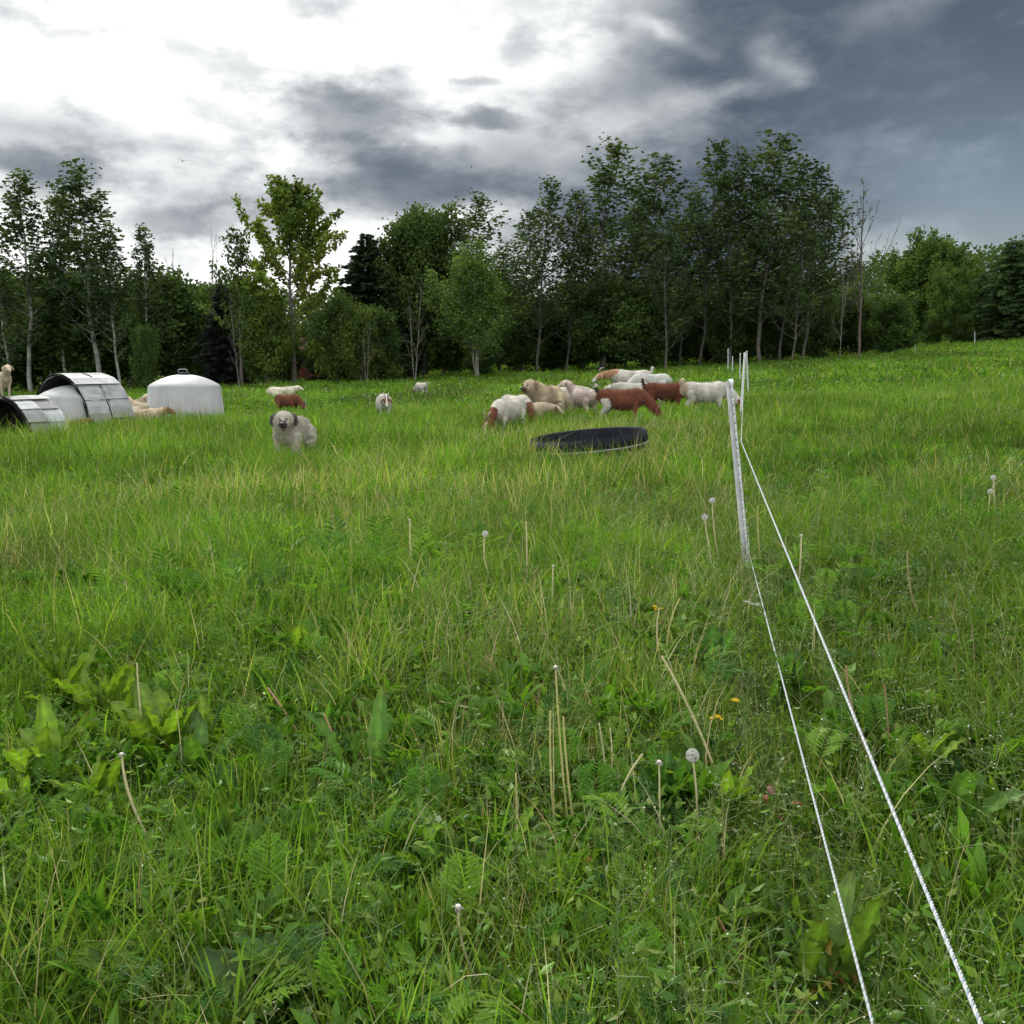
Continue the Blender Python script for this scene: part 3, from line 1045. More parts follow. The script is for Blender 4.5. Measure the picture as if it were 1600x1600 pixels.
def wire(label, pts, r, sag=.012):
    s = Soup()
    PP = []
    for a, b in zip(pts[:-1], pts[1:]):
        n = int(max(12, (Vector(b) - Vector(a)).length / .005)) if a[1] < 7 else 20
        q = np.linspace(0, 1, n, endpoint=False)[:, None]
        seg = np.array(a) * (1 - q) + np.array(b) * q
        seg[:, 2] -= (4 * q * (1 - q) * sag * (Vector(b) - Vector(a)).length)[:, 0]
        PP.append(seg)
    PP.append(np.array([pts[-1]]))
    PP = np.concatenate(PP)
    T, A, B = frames(PP)
    acc = np.concatenate([[0], np.cumsum(np.linalg.norm(np.diff(PP, axis=0), axis=1))])
    # three twisted strands; one carries a blue grey tracer
    for k, c in enumerate(((.50, .51, .51), (.42, .44, .45), (.26, .31, .35))):
        ph = acc / .022 * 2 * np.pi + k * 2 * np.pi / 3
        far = np.clip(1 - (PP[:, 1] - 5) / 4, 0, 1)
        off = A * np.cos(ph)[:, None] + B * np.sin(ph)[:, None]
        tube(s, PP + off * (r * .68 * (.3 + .7 * far))[:, None], r * .52, c, 6)
    o = s.build('fence_wire', M_WIRE, None, True)
    tag(o, label, 'fence wire')
    return o


u0, u1 = point(1535, 1600, 1.07), point(1158, 690, 6.48)
ud = (u0 - u1)
l0, l1 = point(1365, 1600, 1.71), point(1171, 866, 6.47)
ld = (l0 - l1)


def zat(b, t, z):
    f = (z) / (t - b).length
    return b + (t - b) * f


wire('upper white twisted fence wire running out at the bottom right corner', [u1 + ud * 1.55, u1, zat(p2b, p2t, .80) + Vector((.02, -.03, 0)), zat(p3b, p3t, .9) + Vector((.02, -.03, 0))], .0028, .0005)
wire('lower white twisted fence wire left of the other one', [l1 + ld * 1.9, l1, zat(p2b, p2t, .12) + Vector((.02, -.03, 0))], .0030, .0005)
s = Soup()
kp = np.array(point(1184, 944, 5.45))
tube(s, [kp + [.012, 0, -.012], kp + [.004, -.006, .0], kp + [-.01, -.004, -.004], kp + [-.035, 0, .002], kp + [-.06, .01, .014], kp + [-.075, .01, .012]], [.006, .009, .007, .005, .0045, .003], (.7, .7, .69), 6)
tag(s.build('wire_knot', M_WIRE, None, True), 'frayed white loose end knotted on the lower fence wire', 'wire knot')

# ------------------------------------------------------------------ animals
def ball(s, c, r, col, n=10, M=None):
    c = np.asarray(c, float); r = np.broadcast_to(np.asarray(r, float), (3,))
    th = np.linspace(0.02, math.pi - .02, n)
    ph = np.linspace(0, 2 * math.pi, 2 * n, endpoint=False)
    V = np.stack([np.sin(th)[:, None] * np.cos(ph), np.sin(th)[:, None] * np.sin(ph), np.repeat(np.cos(th)[:, None], 2 * n, 1)], -1) * r
    V = V.reshape(-1, 3)
    if M is not None: V = V @ np.asarray(M).T
    i = np.arange(n - 1)[:, None] * 2 * n; j = np.arange(2 * n)[None]; k = (j + 1) % (2 * n)
    s.add(V + c, np.stack([i + j, i + j + 2 * n, i + k + 2 * n, i + k], -1), col)


class Beast:
    def __init__(s):
        s.V, s.F, s.S = [], [], []          # verts, faces, samples (pos, radius, label)

    def limb(s, pts, ra, rb=None, label='torso', sides=14):
        pts = np.asarray(pts, float)
        ra = np.broadcast_to(np.asarray(ra, float), (len(pts),)).copy()
        rb = ra if rb is None else np.broadcast_to(np.asarray(rb, float), (len(pts),)).copy()
        # resample smoothly
        n = max(8, 4 * len(pts))
        q0 = np.linspace(0, 1, len(pts)); q = np.linspace(0, 1, n)
        P_ = np.stack([np.interp(q, q0, pts[:, k]) for k in range(3)], 1)
        for _ in range(2):
            P_[1:-1] = .25 * P_[:-2] + .5 * P_[1:-1] + .25 * P_[2:]
        A_, B_ = np.interp(q, q0, ra), np.interp(q, q0, rb)
        T, A, B = frames(P_)
        # rounded ends
        P_ = np.concatenate([[P_[0] - T[0] * B_[0] * .45], P_, [P_[-1] + T[-1] * B_[-1] * .45]])
        A_ = np.concatenate([[A_[0] * .45], A_, [A_[-1] * .45]]); B_ = np.concatenate([[B_[0] * .45], B_, [B_[-1] * .45]])
        A = np.concatenate([A[:1], A, A[-1:]]); B = np.concatenate([B[:1], B, B[-1:]])
        ang = np.linspace(0, 2 * np.pi, sides, endpoint=False)
        V = P_[:, None] + A[:, None] * (np.cos(ang)[None, :, None] * A_[:, None, None]) + B[:, None] * (np.sin(ang)[None, :, None] * B_[:, None, None])
        base = sum(len(v) for v in s.V)
        m = len(P_)
        for i_ in range(m - 1):
            for j_ in range(sides):
                k_ = (j_ + 1) % sides
                s.F.append([base + i_ * sides + j_, base + i_ * sides + k_, base + (i_ + 1) * sides + k_, base + (i_ + 1) * sides + j_])
        s.F.append([base + j_ for j_ in range(sides)][::-1])
        s.F.append([base + (m - 1) * sides + j_ for j_ in range(sides)])
        s.V.append(V.reshape(-1, 3))
        for p, a, b in zip(P_, A_, B_):
            s.S.append((*p, (a + b) / 2, label))

    def body(s, name, voxel, colours, mat, seed=0, patch=None, smooth_it=4):
        me = bpy.data.meshes.new('tmp')
        me.from_pydata(np.concatenate(s.V).tolist(), [], s.F)
        o = bpy.data.objects.new('tmp', me); COL.objects.link(o)
        bm = bmesh.new(); bm.from_mesh(me); bmesh.ops.recalc_face_normals(bm, faces=bm.faces); bm.to_mesh(me); bm.free()
        m = o.modifiers.new('r', 'REMESH'); m.mode = 'VOXEL'; m.voxel_size = voxel; m.use_smooth_shade = True
        m2 = o.modifiers.new('s', 'SMOOTH'); m2.factor = .5; m2.iterations = smooth_it
        dg = bpy.context.evaluated_depsgraph_get()
        out = bpy.data.meshes.new_from_object(o.evaluated_get(dg))
        bpy.data.objects.remove(o); bpy.data.meshes.remove(me)
        out.name = name
        n = len(out.vertices)
        co = np.empty(n * 3); out.vertices.foreach_get('co', co); co = co.reshape(-1, 3)
        SP = np.array([x[:4] for x in s.S]); labs = [x[4] for x in s.S]
        d = np.linalg.norm(co[:, None] - SP[None, :, :3], axis=2) / (SP[None, :, 3] + .01)
        near = d.argmin(1)
        C = np.array([colours.get(labs[i_], colours['torso']) for i_ in near], float)
        if patch is not None:
            C = patch(co, np.array(labs)[near], C)
        # soften region borders
        C = C * (.88 + .24 * fbm(co[:, 0] * 9 + co[:, 1] * 5 + 40, co[:, 2] * 9 + 20, seed))[:, None] * (.80 + .32 * np.clip(2.2 * (fbm(co[:, 0] * 4 + 11, co[:, 2] * 5 + co[:, 1] * 4, seed + 5) - .28), 0, 1))[:, None] * np.array([1, .985, .955])
        a = out.color_attributes.new('tint', 'FLOAT_COLOR', 'POINT')
        a.data.foreach_set('color', np.concatenate([C, np.ones((n, 1))], 1).astype(np.float32).ravel())
        out.materials.clear(); out.materials.append(mat)
        out.polygons.foreach_set('use_smooth', np.ones(len(out.polygons), bool))
        return out, co, C, np.array(labs)[near]


def fur(me, co, C, labs, n, length, seed, skip=(), width=.012, shade=(.8, 1.2), parent=None, flow=(-.5, 0, -.75)):
    rng = np.random.default_rng(seed)
    nv = len(co)
    no = np.empty(nv * 3); me.vertices.foreach_get('normal', no); no = no.reshape(-1, 3)
    ok = np.flatnonzero(~np.isin(labs, skip))
    idx = ok[rng.integers(len(ok), size=n)]
    p = co[idx] + rng.normal(size=(n, 3)) * .008
    d = no[idx] * .55 + np.array(flow) + rng.normal(size=(n, 3)) * .25
    d /= np.linalg.norm(d, axis=1)[:, None]
    N = np.cross(d, np.cross(no[idx], d)); N /= np.linalg.norm(N, axis=1)[:, None] + 1e-9
    s = Soup()
    L = length * rng.uniform(.5, 1.3, n)
    L *= np.where(np.isin(labs[idx], ('head', 'ear', 'muzzle', 'leg')), .33, 1)
    diamonds(s, p, d, N, L, np.full(n, width), C[idx] * rng.uniform(*shade, (n, 1)))
    return s.build('fur', M_FUR, parent)


BR = (.15, .055, .03); DBR = (.105, .036, .02); WH = (.49, .475, .43); TAN = (.40, .24, .14); PK = (.44, .37, .335); CR = (.48, .415, .31)


def rotz(p, c, a):
    p = np.asarray(p, float) - c
    ca, sa = math.cos(a), math.sin(a)
    return np.stack([p[:, 0] * ca - p[:, 1] * sa, p[:, 0] * sa + p[:, 1] * ca, p[:, 2]], 1) + c


def goat(label, loc, yaw, pose='graze', scale=1.0, body=WH, head=None, leg=None, tail='up', tailcol=None, turn=0.0, horns=True, seed=1,
         patch=None, group='goats', neckcol=None, muzzle=None, ear=None):
    rng = random.Random(seed)
    B = Beast()
    rest = pose == 'rest'
    if rest: pose = 'lie'
    lie = pose == 'lie'
    dz = -.31 if lie else 0
    B.limb([(-.52, 0, .585 + dz), (-.43, 0, .605 + dz), (-.33, 0, .60 + dz), (-.18, 0, .555 + dz), (.02, 0, .53 + dz), (.20, 0, .545 + dz), (.31, 0, .585 + dz), (.40, 0, .58 + dz), (.48, 0, .57 + dz)],
           [.085, .15, .16, .195, .225, .20, .165, .15, .10], [.10, .16, .18, .20, .225, .225, .215, .18, .13], 'torso', 18)
    base = np.array([.40, 0, .64 + dz])
    if pose == 'graze':
        nk = [(.38, 0, .62), (.56, 0, .52), (.72, 0, .34)]; hd = [(.71, 0, .36), (.78, 0, .25), (.85, 0, .12), (.89, 0, .045)]
    elif pose == 'low':
        nk = [(.38, 0, .64), (.60, 0, .66), (.78, 0, .62)]; hd = [(.78, 0, .64), (.88, 0, .585), (.99, 0, .50), (1.05, 0, .45)]
    elif pose == 'fwd':
        nk = [(.38, 0, .64), (.54, 0, .78), (.66, 0, .90)]; hd = [(.64, 0, .93), (.74, 0, .90), (.86, 0, .84), (.92, 0, .80)]
    elif pose == 'up':
        nk = [(.38, 0, .66), (.50, 0, .86), (.57, 0, 1.04)]; hd = [(.55, 0, 1.08), (.64, 0, 1.06), (.76, 0, 1.00), (.82, 0, .97)]
    elif pose == 'lie':
        nk = [(.38, 0, .34), (.52, 0, .46), (.60, 0, .56)]; hd = [(.58, 0, .60), (.68, 0, .57), (.80, 0, .51), (.86, 0, .48)]
    if rest:
        nk = [(.38, 0, .32), (.54, 0, .39), (.64, 0, .42)]; hd = [(.63, 0, .45), (.72, 0, .42), (.83, 0, .36), (.88, 0, .33)]
    nk = rotz(nk, base, turn * .6); hd = rotz(hd, base, turn)
    B.limb(nk, [.115, .085, .075], [.165, .115, .10], 'neck', 14)
    B.limb(hd, [.068, .075, .052, .036], [.08, .085, .055, .04], 'head', 14)
    h0, h1 = np.array(hd[0]), np.array(hd[-1])
    hdv = (h1 - h0) / np.linalg.norm(h1 - h0)
    side = np.cross([0, 0, 1.0], hdv); side /= np.linalg.norm(side)
    upv = np.cross(hdv, side)
    for sg in (-1, 1):
        e0 = h0 + side * sg * .06 + upv * .03 + hdv * .01
        B.limb([e0, e0 + side * sg * .07 - np.array([0, 0, .03]), e0 + side * sg * .105 - np.array([0, 0, .12]) + hdv * .02], [.026, .042, .026], [.02, .022, .018], 'ear', 8)
        if lie:
            B.limb([(.28, sg * .11, .20), (.46, sg * .12, .07), (.24, sg * .13, .04)], [.075, .045, .03], None, 'leg')
            B.limb([(-.30, sg * .14, .20), (-.02, sg * .20, .12), (-.30, sg * .20, .04), (-.16, sg * .2, .03)], [.13, .08, .04, .03], None, 'leg')
        else:
            st = rng.uniform(-.07, .07)
            B.limb([(.30, sg * .105, .50), (.30 + st * .4, sg * .105, .29), (.30 + st, sg * .10, .08), (.315 + st, sg * .10, .015)], [.07, .042, .028, .036], [.09, .046, .03, .04], 'leg')
            st = rng.uniform(-.07, .07)
            B.limb([(-.34, sg * .11, .54), (-.28 + st * .3, sg * .12, .38), (-.42 + st, sg * .10, .24), (-.40 + st, sg * .10, .07), (-.385 + st, sg * .10, .015)], [.095, .075, .038, .028, .036], [.13, .085, .045, .03, .04], 'leg')
    tz = .70 + dz
    if tail == 'up':
        B.limb([(-.52, 0, tz - .02), (-.57, .005, tz + .08), (-.575, .01, tz + .17)], [.028, .03, .026], [.035, .036, .03], 'tail', 8)
    elif tail == 'curl':
        B.limb([(-.50, 0, tz - .02), (-.57, 0, tz + .08), (-.53, 0, tz + .13), (-.47, 0, tz + .10)], [.034, .04, .036, .028], None, 'tail', 8)
    else:
        B.limb([(-.53, 0, tz - .04), (-.59, 0, tz - .10), (-.60, 0, tz - .2)], [.028, .03, .02], None, 'tail', 8)
    head = head or body
    cols = {'torso': body, 'neck': neckcol or body, 'head': head, 'ear': ear or head, 'leg': leg or body, 'tail': tailcol or body}

    def pt(co, labs, C):
        if muzzle is not None:
            f = (co - h0) @ hdv / np.linalg.norm(h1 - h0)
            C[(labs == 'head') & (f > .62)] = muzzle
            C[(labs == 'head') & (np.abs((co - h0) @ side) < .022) & ((co - h0) @ upv > .02)] = muzzle
        if patch: C = patch(co, labs, C)
        return C
    me, co, C, labs = B.body('goat', .023, cols, M_COAT, seed, pt)
    o = link('goat', me)
    o.location = loc; o.rotation_euler = (0, 0, R(yaw)); o.scale = (scale,) * 3
    tag(o, label, 'goat', group)
    if horns:
        for sg in (-1, 1):
            s = Soup()
            a = h0 + upv * .07 + side * sg * .03 + hdv * .02
            tube(s, [a, a + upv * .07 - hdv * .02 + side * sg * .01, a + upv * .10 - hdv * .09 + side * sg * .03, a + upv * .07 - hdv * .17 + side * sg * .06], [.02, .018, .014, .006], (.20, .17, .13), 7)
            s.build('horn', M_HORN, o, True)
    for sg in (-1, 1):
        s = Soup(); ball(s, h0 + hdv * .075 + upv * .035 + side * sg * .066, .013, (.02, .015, .01), 6)
        s.build('eye', M_WET, o, True)
    # short coat breaks the outline
    f_ = fur(me, co, C, labs, 5200, .045, seed + 50, skip=('head', 'ear'), width=.009, parent=o)
    return o


def at(px, d, py=640, dz=0):
    p = on_ground(px, d, py); p.z += dz
    return p


def rear_white(co, labs, C):
    C[(labs == 'leg') & (co[:, 0] < -.1) & (co[:, 2] < .56)] = WH
    C[(labs == 'tail') & (co[:, 2] > .80)] = (.5, .48, .44)
    C[(labs == 'tail') & (co[:, 2] <= .80)] = (.03, .02, .015)
    return C


def brown_shoulder(co, labs, C):
    C[(labs == 'neck') & (co[:, 0] > .52)] = BR
    return C


goat('white goat with a brown horned head down in the grass, nearest of the herd', at(794, 18.7), -122, 'graze', .88, WH, BR, patch=brown_shoulder, seed=1, tail='down', muzzle=WH)
goat('white goat grazing with dark brown head beside the nearest goat', at(806, 20.2), -58, 'graze', .86, WH, DBR, patch=brown_shoulder, seed=2, tail='down', muzzle=None)
goat('small cream white kid in front of the cream dog', at(826, 20.0), 8, 'low', .66, CR, CR, ear=DBR, seed=3, tail='down', horns=False)
goat('white goat with raised tail standing right of the cream dog', at(878, 24.5), -6, 'low', .86, WH, PK, ear=(.35, .2, .16), seed=4, tailcol=(.62, .6, .45))
goat('pinkish white goat seen from behind, head turned up left', at(912, 22.4), 118, 'fwd', .86, PK, PK, ear=CR, seed=5, turn=.5, tail='down', horns=False)
goat('white goat with tan head and neck reaching left, tail straight up', at(985, 31.5), 182, 'low', 1.12, WH, TAN, neckcol=TAN, seed=6, muzzle=WH)
goat('white goat grazing behind the dark brown one, only its back showing', at(1016, 30), 170, 'graze', .98, (.56, .56, .54), (.56, .56, .54), seed=7, tail='down')
goat('smaller plain white goat below the tan-headed one', at(990, 26.5), 184, 'low', .80, WH, WH, seed=8, tail='down', horns=False)
goat('red brown goat with white hind leg and white tail tip, grazing right', at(972, 20), -12, 'graze', .90, BR, BR, seed=9, patch=rear_white)
goat('dark brown goat with raised dark tail grazing left of the white one by the post', at(1040, 23.2), -10, 'graze', .92, (.125, .042, .024), DBR, seed=10, tailcol=(.03, .015, .012))
goat('large white goat with curled cream tail grazing behind the nearest fence post', at(1102, 22), -4, 'graze', .94, WH, DBR, seed=11, tail='curl', tailcol=CR, muzzle=CR, patch=lambda co, labs, C: np.where((co[:, 0] < -.42)[:, None], np.array(CR)[None], C))
goat('red brown goat with white muzzle grazing alone behind the grey dog', at(450, 34), -26, 'graze', .88, BR, BR, seed=12, tail='down', muzzle=(.55, .5, .4))
goat('white goat with brown face looking at the viewer, alone mid-field', at(600, 25), -78, 'low', .84, WH, BR, seed=13, tail='down', muzzle=WH, neckcol=WH)
goat('far white goat with raised tail and dark head grazing below the birch', at(659, 44), 128, 'graze', .74, WH, (.12, .07, .05), seed=14)
goat('far white goat lying stretched out in grass behind the red brown one', at(441, 44), 2, 'rest', 1.05, (.62, .60, .48), (.62, .60, .48), seed=15, tail='down', horns=False)
goat('pale goat standing on the roof of the near slatted hut', at(3, 20.5, 600, .98), -48, 'fwd', .66, CR, (.58, .46, .36), seed=16, horns=False)
goat('brown goat resting in front of the covered dome hut', at(110, 23.3), 62, 'rest', .72, (.20, .10, .05), (.16, .07, .035), seed=17, tail='down', horns=False)
gl = 'goats resting between the white huts'
goat('pale goat lying farthest back between the huts, to the left', at(198, 33), 20, 'lie', 1.0, CR, CR, seed=18, tail='down', group=gl, horns=False)
goat('cream goat lying at the back beside the left foot of the dome hut', at(224, 32.5), 160, 'lie', .95, CR, CR, seed=19, tail='down', group=gl, horns=False)
goat('pale tan goat lying in the middle between the huts', at(217, 27.5), -8, 'rest', 1.05, CR, (.45, .33, .2), seed=20, tail='down', group=gl, horns=False)
goat('big cream goat with brown face lying in front of the resting group', at(218, 26), 4, 'rest', 1.02, (.58, .48, .34), (.22, .12, .07), neckcol=(.58, .48, .34), seed=21, tail='down', horns=False, group=gl)
goat('white goat lying close to the covered dome hut', at(190, 27), 190, 'rest', 1.0, WH, WH, seed=22, tail='down', group=gl, horns=False)


def dog(label, loc, yaw, scale, coat, ear, mask, turn, seed, headz=0.0, tongue=True, brow=None):
    B = Beast()
    B.limb([(-.44, 0, .55), (-.34, 0, .56), (-.15, 0, .56), (.08, 0, .55), (.26, 0, .56), (.38, 0, .55)], [.10, .155, .155, .175, .18, .13], [.12, .17, .17, .20, .21, .16], 'torso', 18)
    base = np.array([.32, 0, .62])
    nk = rotz([(.28, 0, .62), (.38, 0, .67 + headz * .5), (.48, 0, .70 + headz)], base, turn * .6)
    hd = rotz([(.46, 0, .735 + headz), (.54, 0, .725 + headz)], base, turn)
    mz = rotz([(.56, 0, .69 + headz), (.66, 0, .672 + headz), (.715, 0, .668 + headz)], base, turn)
    jw = rotz([(.56, 0, .645 + headz), (.64, 0, .600 + headz), (.675, 0, .578 + headz)], base, turn)
    B.limb(nk, [.16, .145, .125], [.18, .165, .135], 'neck', 16)
    B.limb(hd, [.142, .128], [.130, .115], 'head', 16)
    B.limb(mz, [.078, .066, .058], [.068, .054, .048], 'muzzle', 12)
    B.limb(jw, [.05, .036, .03], [.028, .02, .016], 'jaw', 10)
    hv = mz[-1] - hd[0]; hv[2] = 0; hv /= np.linalg.norm(hv)
    side = np.cross([0, 0, 1.0], hv)
    up = np.array([0, 0, 1.0])
    for sg in (-1, 1):
        e0 = hd[0] + side * sg * .115 + up * .065 + hv * .02
        B.limb([e0, e0 + side * sg * .05 - up * .02, e0 + side * sg * .062 - up * .10, e0 + side * sg * .05 - up * .155 + hv * .01], [.035, .056, .044, .018], [.026, .028, .024, .018], 'ear', 10)
        B.limb([(.26, sg * .115, .50), (.27, sg * .12, .30), (.28, sg * .115, .09), (.31, sg * .115, .03)], [.095, .066, .052, .055], [.11, .072, .058, .075], 'leg')
        B.limb([(-.32, sg * .115, .54), (-.26, sg * .125, .40), (-.42, sg * .115, .25), (-.40, sg * .115, .08), (-.36, sg * .115, .03)], [.12, .105, .06, .048, .055], [.15, .12, .066, .052, .075], 'leg')
    B.limb([(-.46, 0, .60), (-.58, .03, .50), (-.64, .05, .36), (-.68, .06, .26)], [.055, .075, .07, .035], None, 'tail', 10)
    cols = {'torso': coat, 'neck': coat, 'head': coat, 'muzzle': mask, 'jaw': mask, 'ear': ear, 'leg': coat, 'tail': coat}
    eyes = [hd[1] + hv * .108 + side * sg * .055 + up * .026 for sg in (-1, 1)]
    nose = mz[-1] + hv * .03 + up * .018

    def patch(co, labs, C):
        mz_ = np.isin(labs, ('muzzle',))
        f = (co - mz[0]) @ hv
        C[mz_ & (f < .07)] = np.array(coat) * .9
        C[(labs == 'muzzle') & ((co - nose) @ up > -.012) & (f < .10)] = np.array(coat) * .92
        if brow is not None:
            for e in eyes:
                C[np.linalg.norm(co - e, axis=1) < .05] = brow
        low = np.clip((.34 - co[:, 2]) / .3, 0, 1)[:, None]
        C = C * (1 - low * .0)
        saddle = (fbm(co[:, 0] * 5, co[:, 1] * 5 + 9, seed) > .58) & (co[:, 2] > .58) & (labs == 'torso')
        C[saddle] = C[saddle] * .82
        return C
    me, co, C, labs = B.body('dog', .02, cols, M_COAT, seed, patch)
    o = link('dog', me)
    o.location = loc; o.rotation_euler = (0, 0, R(yaw)); o.scale = (scale,) * 3
    tag(o, label, 'dog')
    for e in eyes:
        s = Soup(); ball(s, e - hv * .004, (.014, .014, .012), (.012, .009, .008), 7); s.build('eye', M_WET, o, True)
    s = Soup(); ball(s, nose, (.026, .032, .024), (.012, .012, .013), 8, np.stack([hv, side, up], 1)); s.build('nose', M_WET, o, True)
    s = Soup(); ball(s, (mz[1] + jw[1]) / 2 + hv * .025, (.055, .036, .016), (.022, .012, .012), 8, np.stack([hv, side, up], 1)); s.build('mouth', M_WET, o, True)
    if tongue:
        s = Soup(); ball(s, jw[-1] + up * .024 + hv * .0, (.045, .024, .007), (.42, .14, .13), 8, np.stack([hv, side, up], 1)); s.build('tongue', M_WET, o, True)
    fur(me, co, C, labs, 15000, .045, seed + 9, skip=('muzzle', 'jaw'), width=.010, shade=(.9, 1.12), parent=o)
    return o


dog('shaggy pale grey guard dog with dark ears facing the viewer, mouth open', at(457, 14.6), -98, .96, (.455, .43, .365), (.075, .07, .068), (.06, .052, .045), +.26, 5, headz=.0, brow=(.13, .115, .10))
dog('shaggy cream guard dog standing among the goats, looking left', at(852, 21.8), -128, 1.05, (.50, .42, .30), (.30, .22, .14), (.10, .07, .05), -.1, 6, headz=.02, brow=(.25, .18, .11))

# ------------------------------------------------------------------ birds
def bird(label, px, py, d, flap):
    s = Soup()
    o = link('bird', None) if False else None
    tube(s, [(-.16, 0, 0), (-.08, 0, .01), (.04, 0, .012), (.14, 0, .005), (.19, 0, 0)], [.012, .035, .05, .035, .01], (.03, .03, .032), 8)
    for sg in (-1, 1):
        V = [(.08, 0, .02), (-.07, 0, .02), (-.10, sg * .22, .02 + flap * .10), (.06, sg * .22, .03 + flap * .12), (-.14, sg * .42, .02 + flap * .18), (-.04, sg * .42, .03 + flap * .2)]
        Vb = [(x_, y_, z_ - .012) for x_, y_, z_ in V]
        s.add(V + Vb, [[0, 1, 2, 3], [3, 2, 4, 5], [6, 9, 8, 7], [9, 11, 10, 8], [0, 3, 9, 6], [3, 5, 11, 9], [1, 7, 8, 2], [2, 8, 10, 4], [4, 10, 11, 5]], (.03, .03, .032))
    b = s.build('bird', M_COAT)
    b.location = point(px, py, d); b.rotation_euler = (.3, .1, .8 + flap); b.scale = (.6, .6, .6)
    tag(b, label, 'bird', 'birds in the sky')


bird('small dark bird flying above the left aspens', 285, 252, 60, 1.2)
bird('tiny dark bird flying right of the low dark cloud', 737, 260, 95, -.6)

# ------------------------------------------------------------------ meadow
HOLES = [(tp.x, tp.y, .72), (ip.x, ip.y, .95), (on_ground(290, 28.0).x, 28.0, 1.0)]
PATCH_DRY = [(.4, 9.2, 1.9, 1.6), (.95, 10.2, 1.1, .8), (1.2, 12.8, 2.2, 1.2), (-3.9, 7.2, .8, .5), (-6.1, 10.4, .9, .6), (4.6, 8.6, .7, .5), (.15, 3.6, .6, .7), (.35, 5.2, .9, .7), (-.5, 4.6, .5, .5), (-1.8, 10.5, 1.6, 1.8), (-2.6, 6.6, .5, .5), (1.8, 17, 2.5, 1.5)]


def dryness(x, y):
    d = 0
    for cx, cy, rx, ry in PATCH_DRY:
        d = np.maximum(d, np.exp(-((x - cx) / rx) ** 2 - ((y - cy) / ry) ** 2))
    n = fbm(x * .5 + 7, y * .5 + 3, 21)
    return np.clip(d * .8 + np.clip((n - .55) * 2.2, 0, .5), 0, 1)


def lush(x, y):
    return fbm(x * .8 + 31, y * .8 + 11, 33)


def tone(x, y):
    """broad patches of lighter and darker growth"""
    return np.clip(.5 + (fbm(x * .33 + 3, y * .33 + 8, 44) - .5) * 1.15 + (fbm(x * 1.5 + 7, y * 1.1 + 2, 45) - .5) * 1.05, 0, 1)


def scatter(n, y0, y1, power, rng, spread=.62, pad=1.2):
    """points in the wedge the picture sees (with a margin), denser near the viewer"""
    u = rng.random(n)
    e = power
    if abs(e) < 1e-6:
        y = y0 * (y1 / y0) ** u
    else:
        y = (y0 ** e + u * (y1 ** e - y0 ** e)) ** (1 / e)
    x = rng.uniform(-1, 1, n) * (spread * y + pad)
    ok = np.ones(n, bool)
    for cx, cy, r in HOLES:
        ok &= (x - cx) ** 2 + (y - cy) ** 2 > r * r
    # inside the near hut
    q = np.stack([x - hp.x, y - hp.y], 1) @ np.array([[ax.x, ax.y], [ax.y, -ax.x]]).T
    ok &= ~((q[:, 0] > -.1) & (q[:, 0] < 1.7) & (np.abs(q[:, 1]) < 1.0))
    return x[ok], y[ok]


GREEN = np.array([(.092, .190, .015), (.062, .148, .012), (.120, .212, .018), (.042, .110, .012), (.078, .165, .015), (.158, .218, .034)])
STRAW = np.array([(.42, .38, .18), (.34, .32, .13), (.36, .27, .15), (.46, .42, .26)])


def blades(s, x, y, h, w, n, rng, bend=.45, cols=None, flat=0.0):
    N = len(x)
    z = ground(x, y) - .01
    az_ = rng.random(N) * 6.283
    b = np.abs(rng.normal(size=N)) * bend + .08
    lean = rng.normal(size=(N, 2)) * .12
    dirx, diry = np.cos(az_), np.sin(az_)
    face = rng.random(N) * 6.283
    wx, wy = np.cos(face), np.sin(face)
    t = np.linspace(0, 1, n + 1)
    V = np.empty((N, n + 1, 2, 3), np.float32)
    for k, tk in enumerate(t):
        hx = h * b * tk ** 2
        cx = x + dirx * hx + lean[:, 0] * h * tk
        cy = y + diry * hx + lean[:, 1] * h * tk
        cz = z + h * (tk - .38 * b * tk ** 2.5)
        wk = w * (.75 + .5 * tk - 1.22 * tk ** 2.2) * .5
        V[:, k, 0] = np.stack([cx - wx * wk, cy - wy * wk, cz], 1)
        V[:, k, 1] = np.stack([cx + wx * wk, cy + wy * wk, cz], 1)
    base = np.arange(N)[:, None] * 2 * (n + 1)
    k = np.arange(n)[None] * 2
    Q = np.stack([base + k, base + k + 1, base + k + 3, base + k + 2], -1)
    s.add(V.reshape(-1, 3), Q, np.repeat(cols, 2 * (n + 1), axis=0))


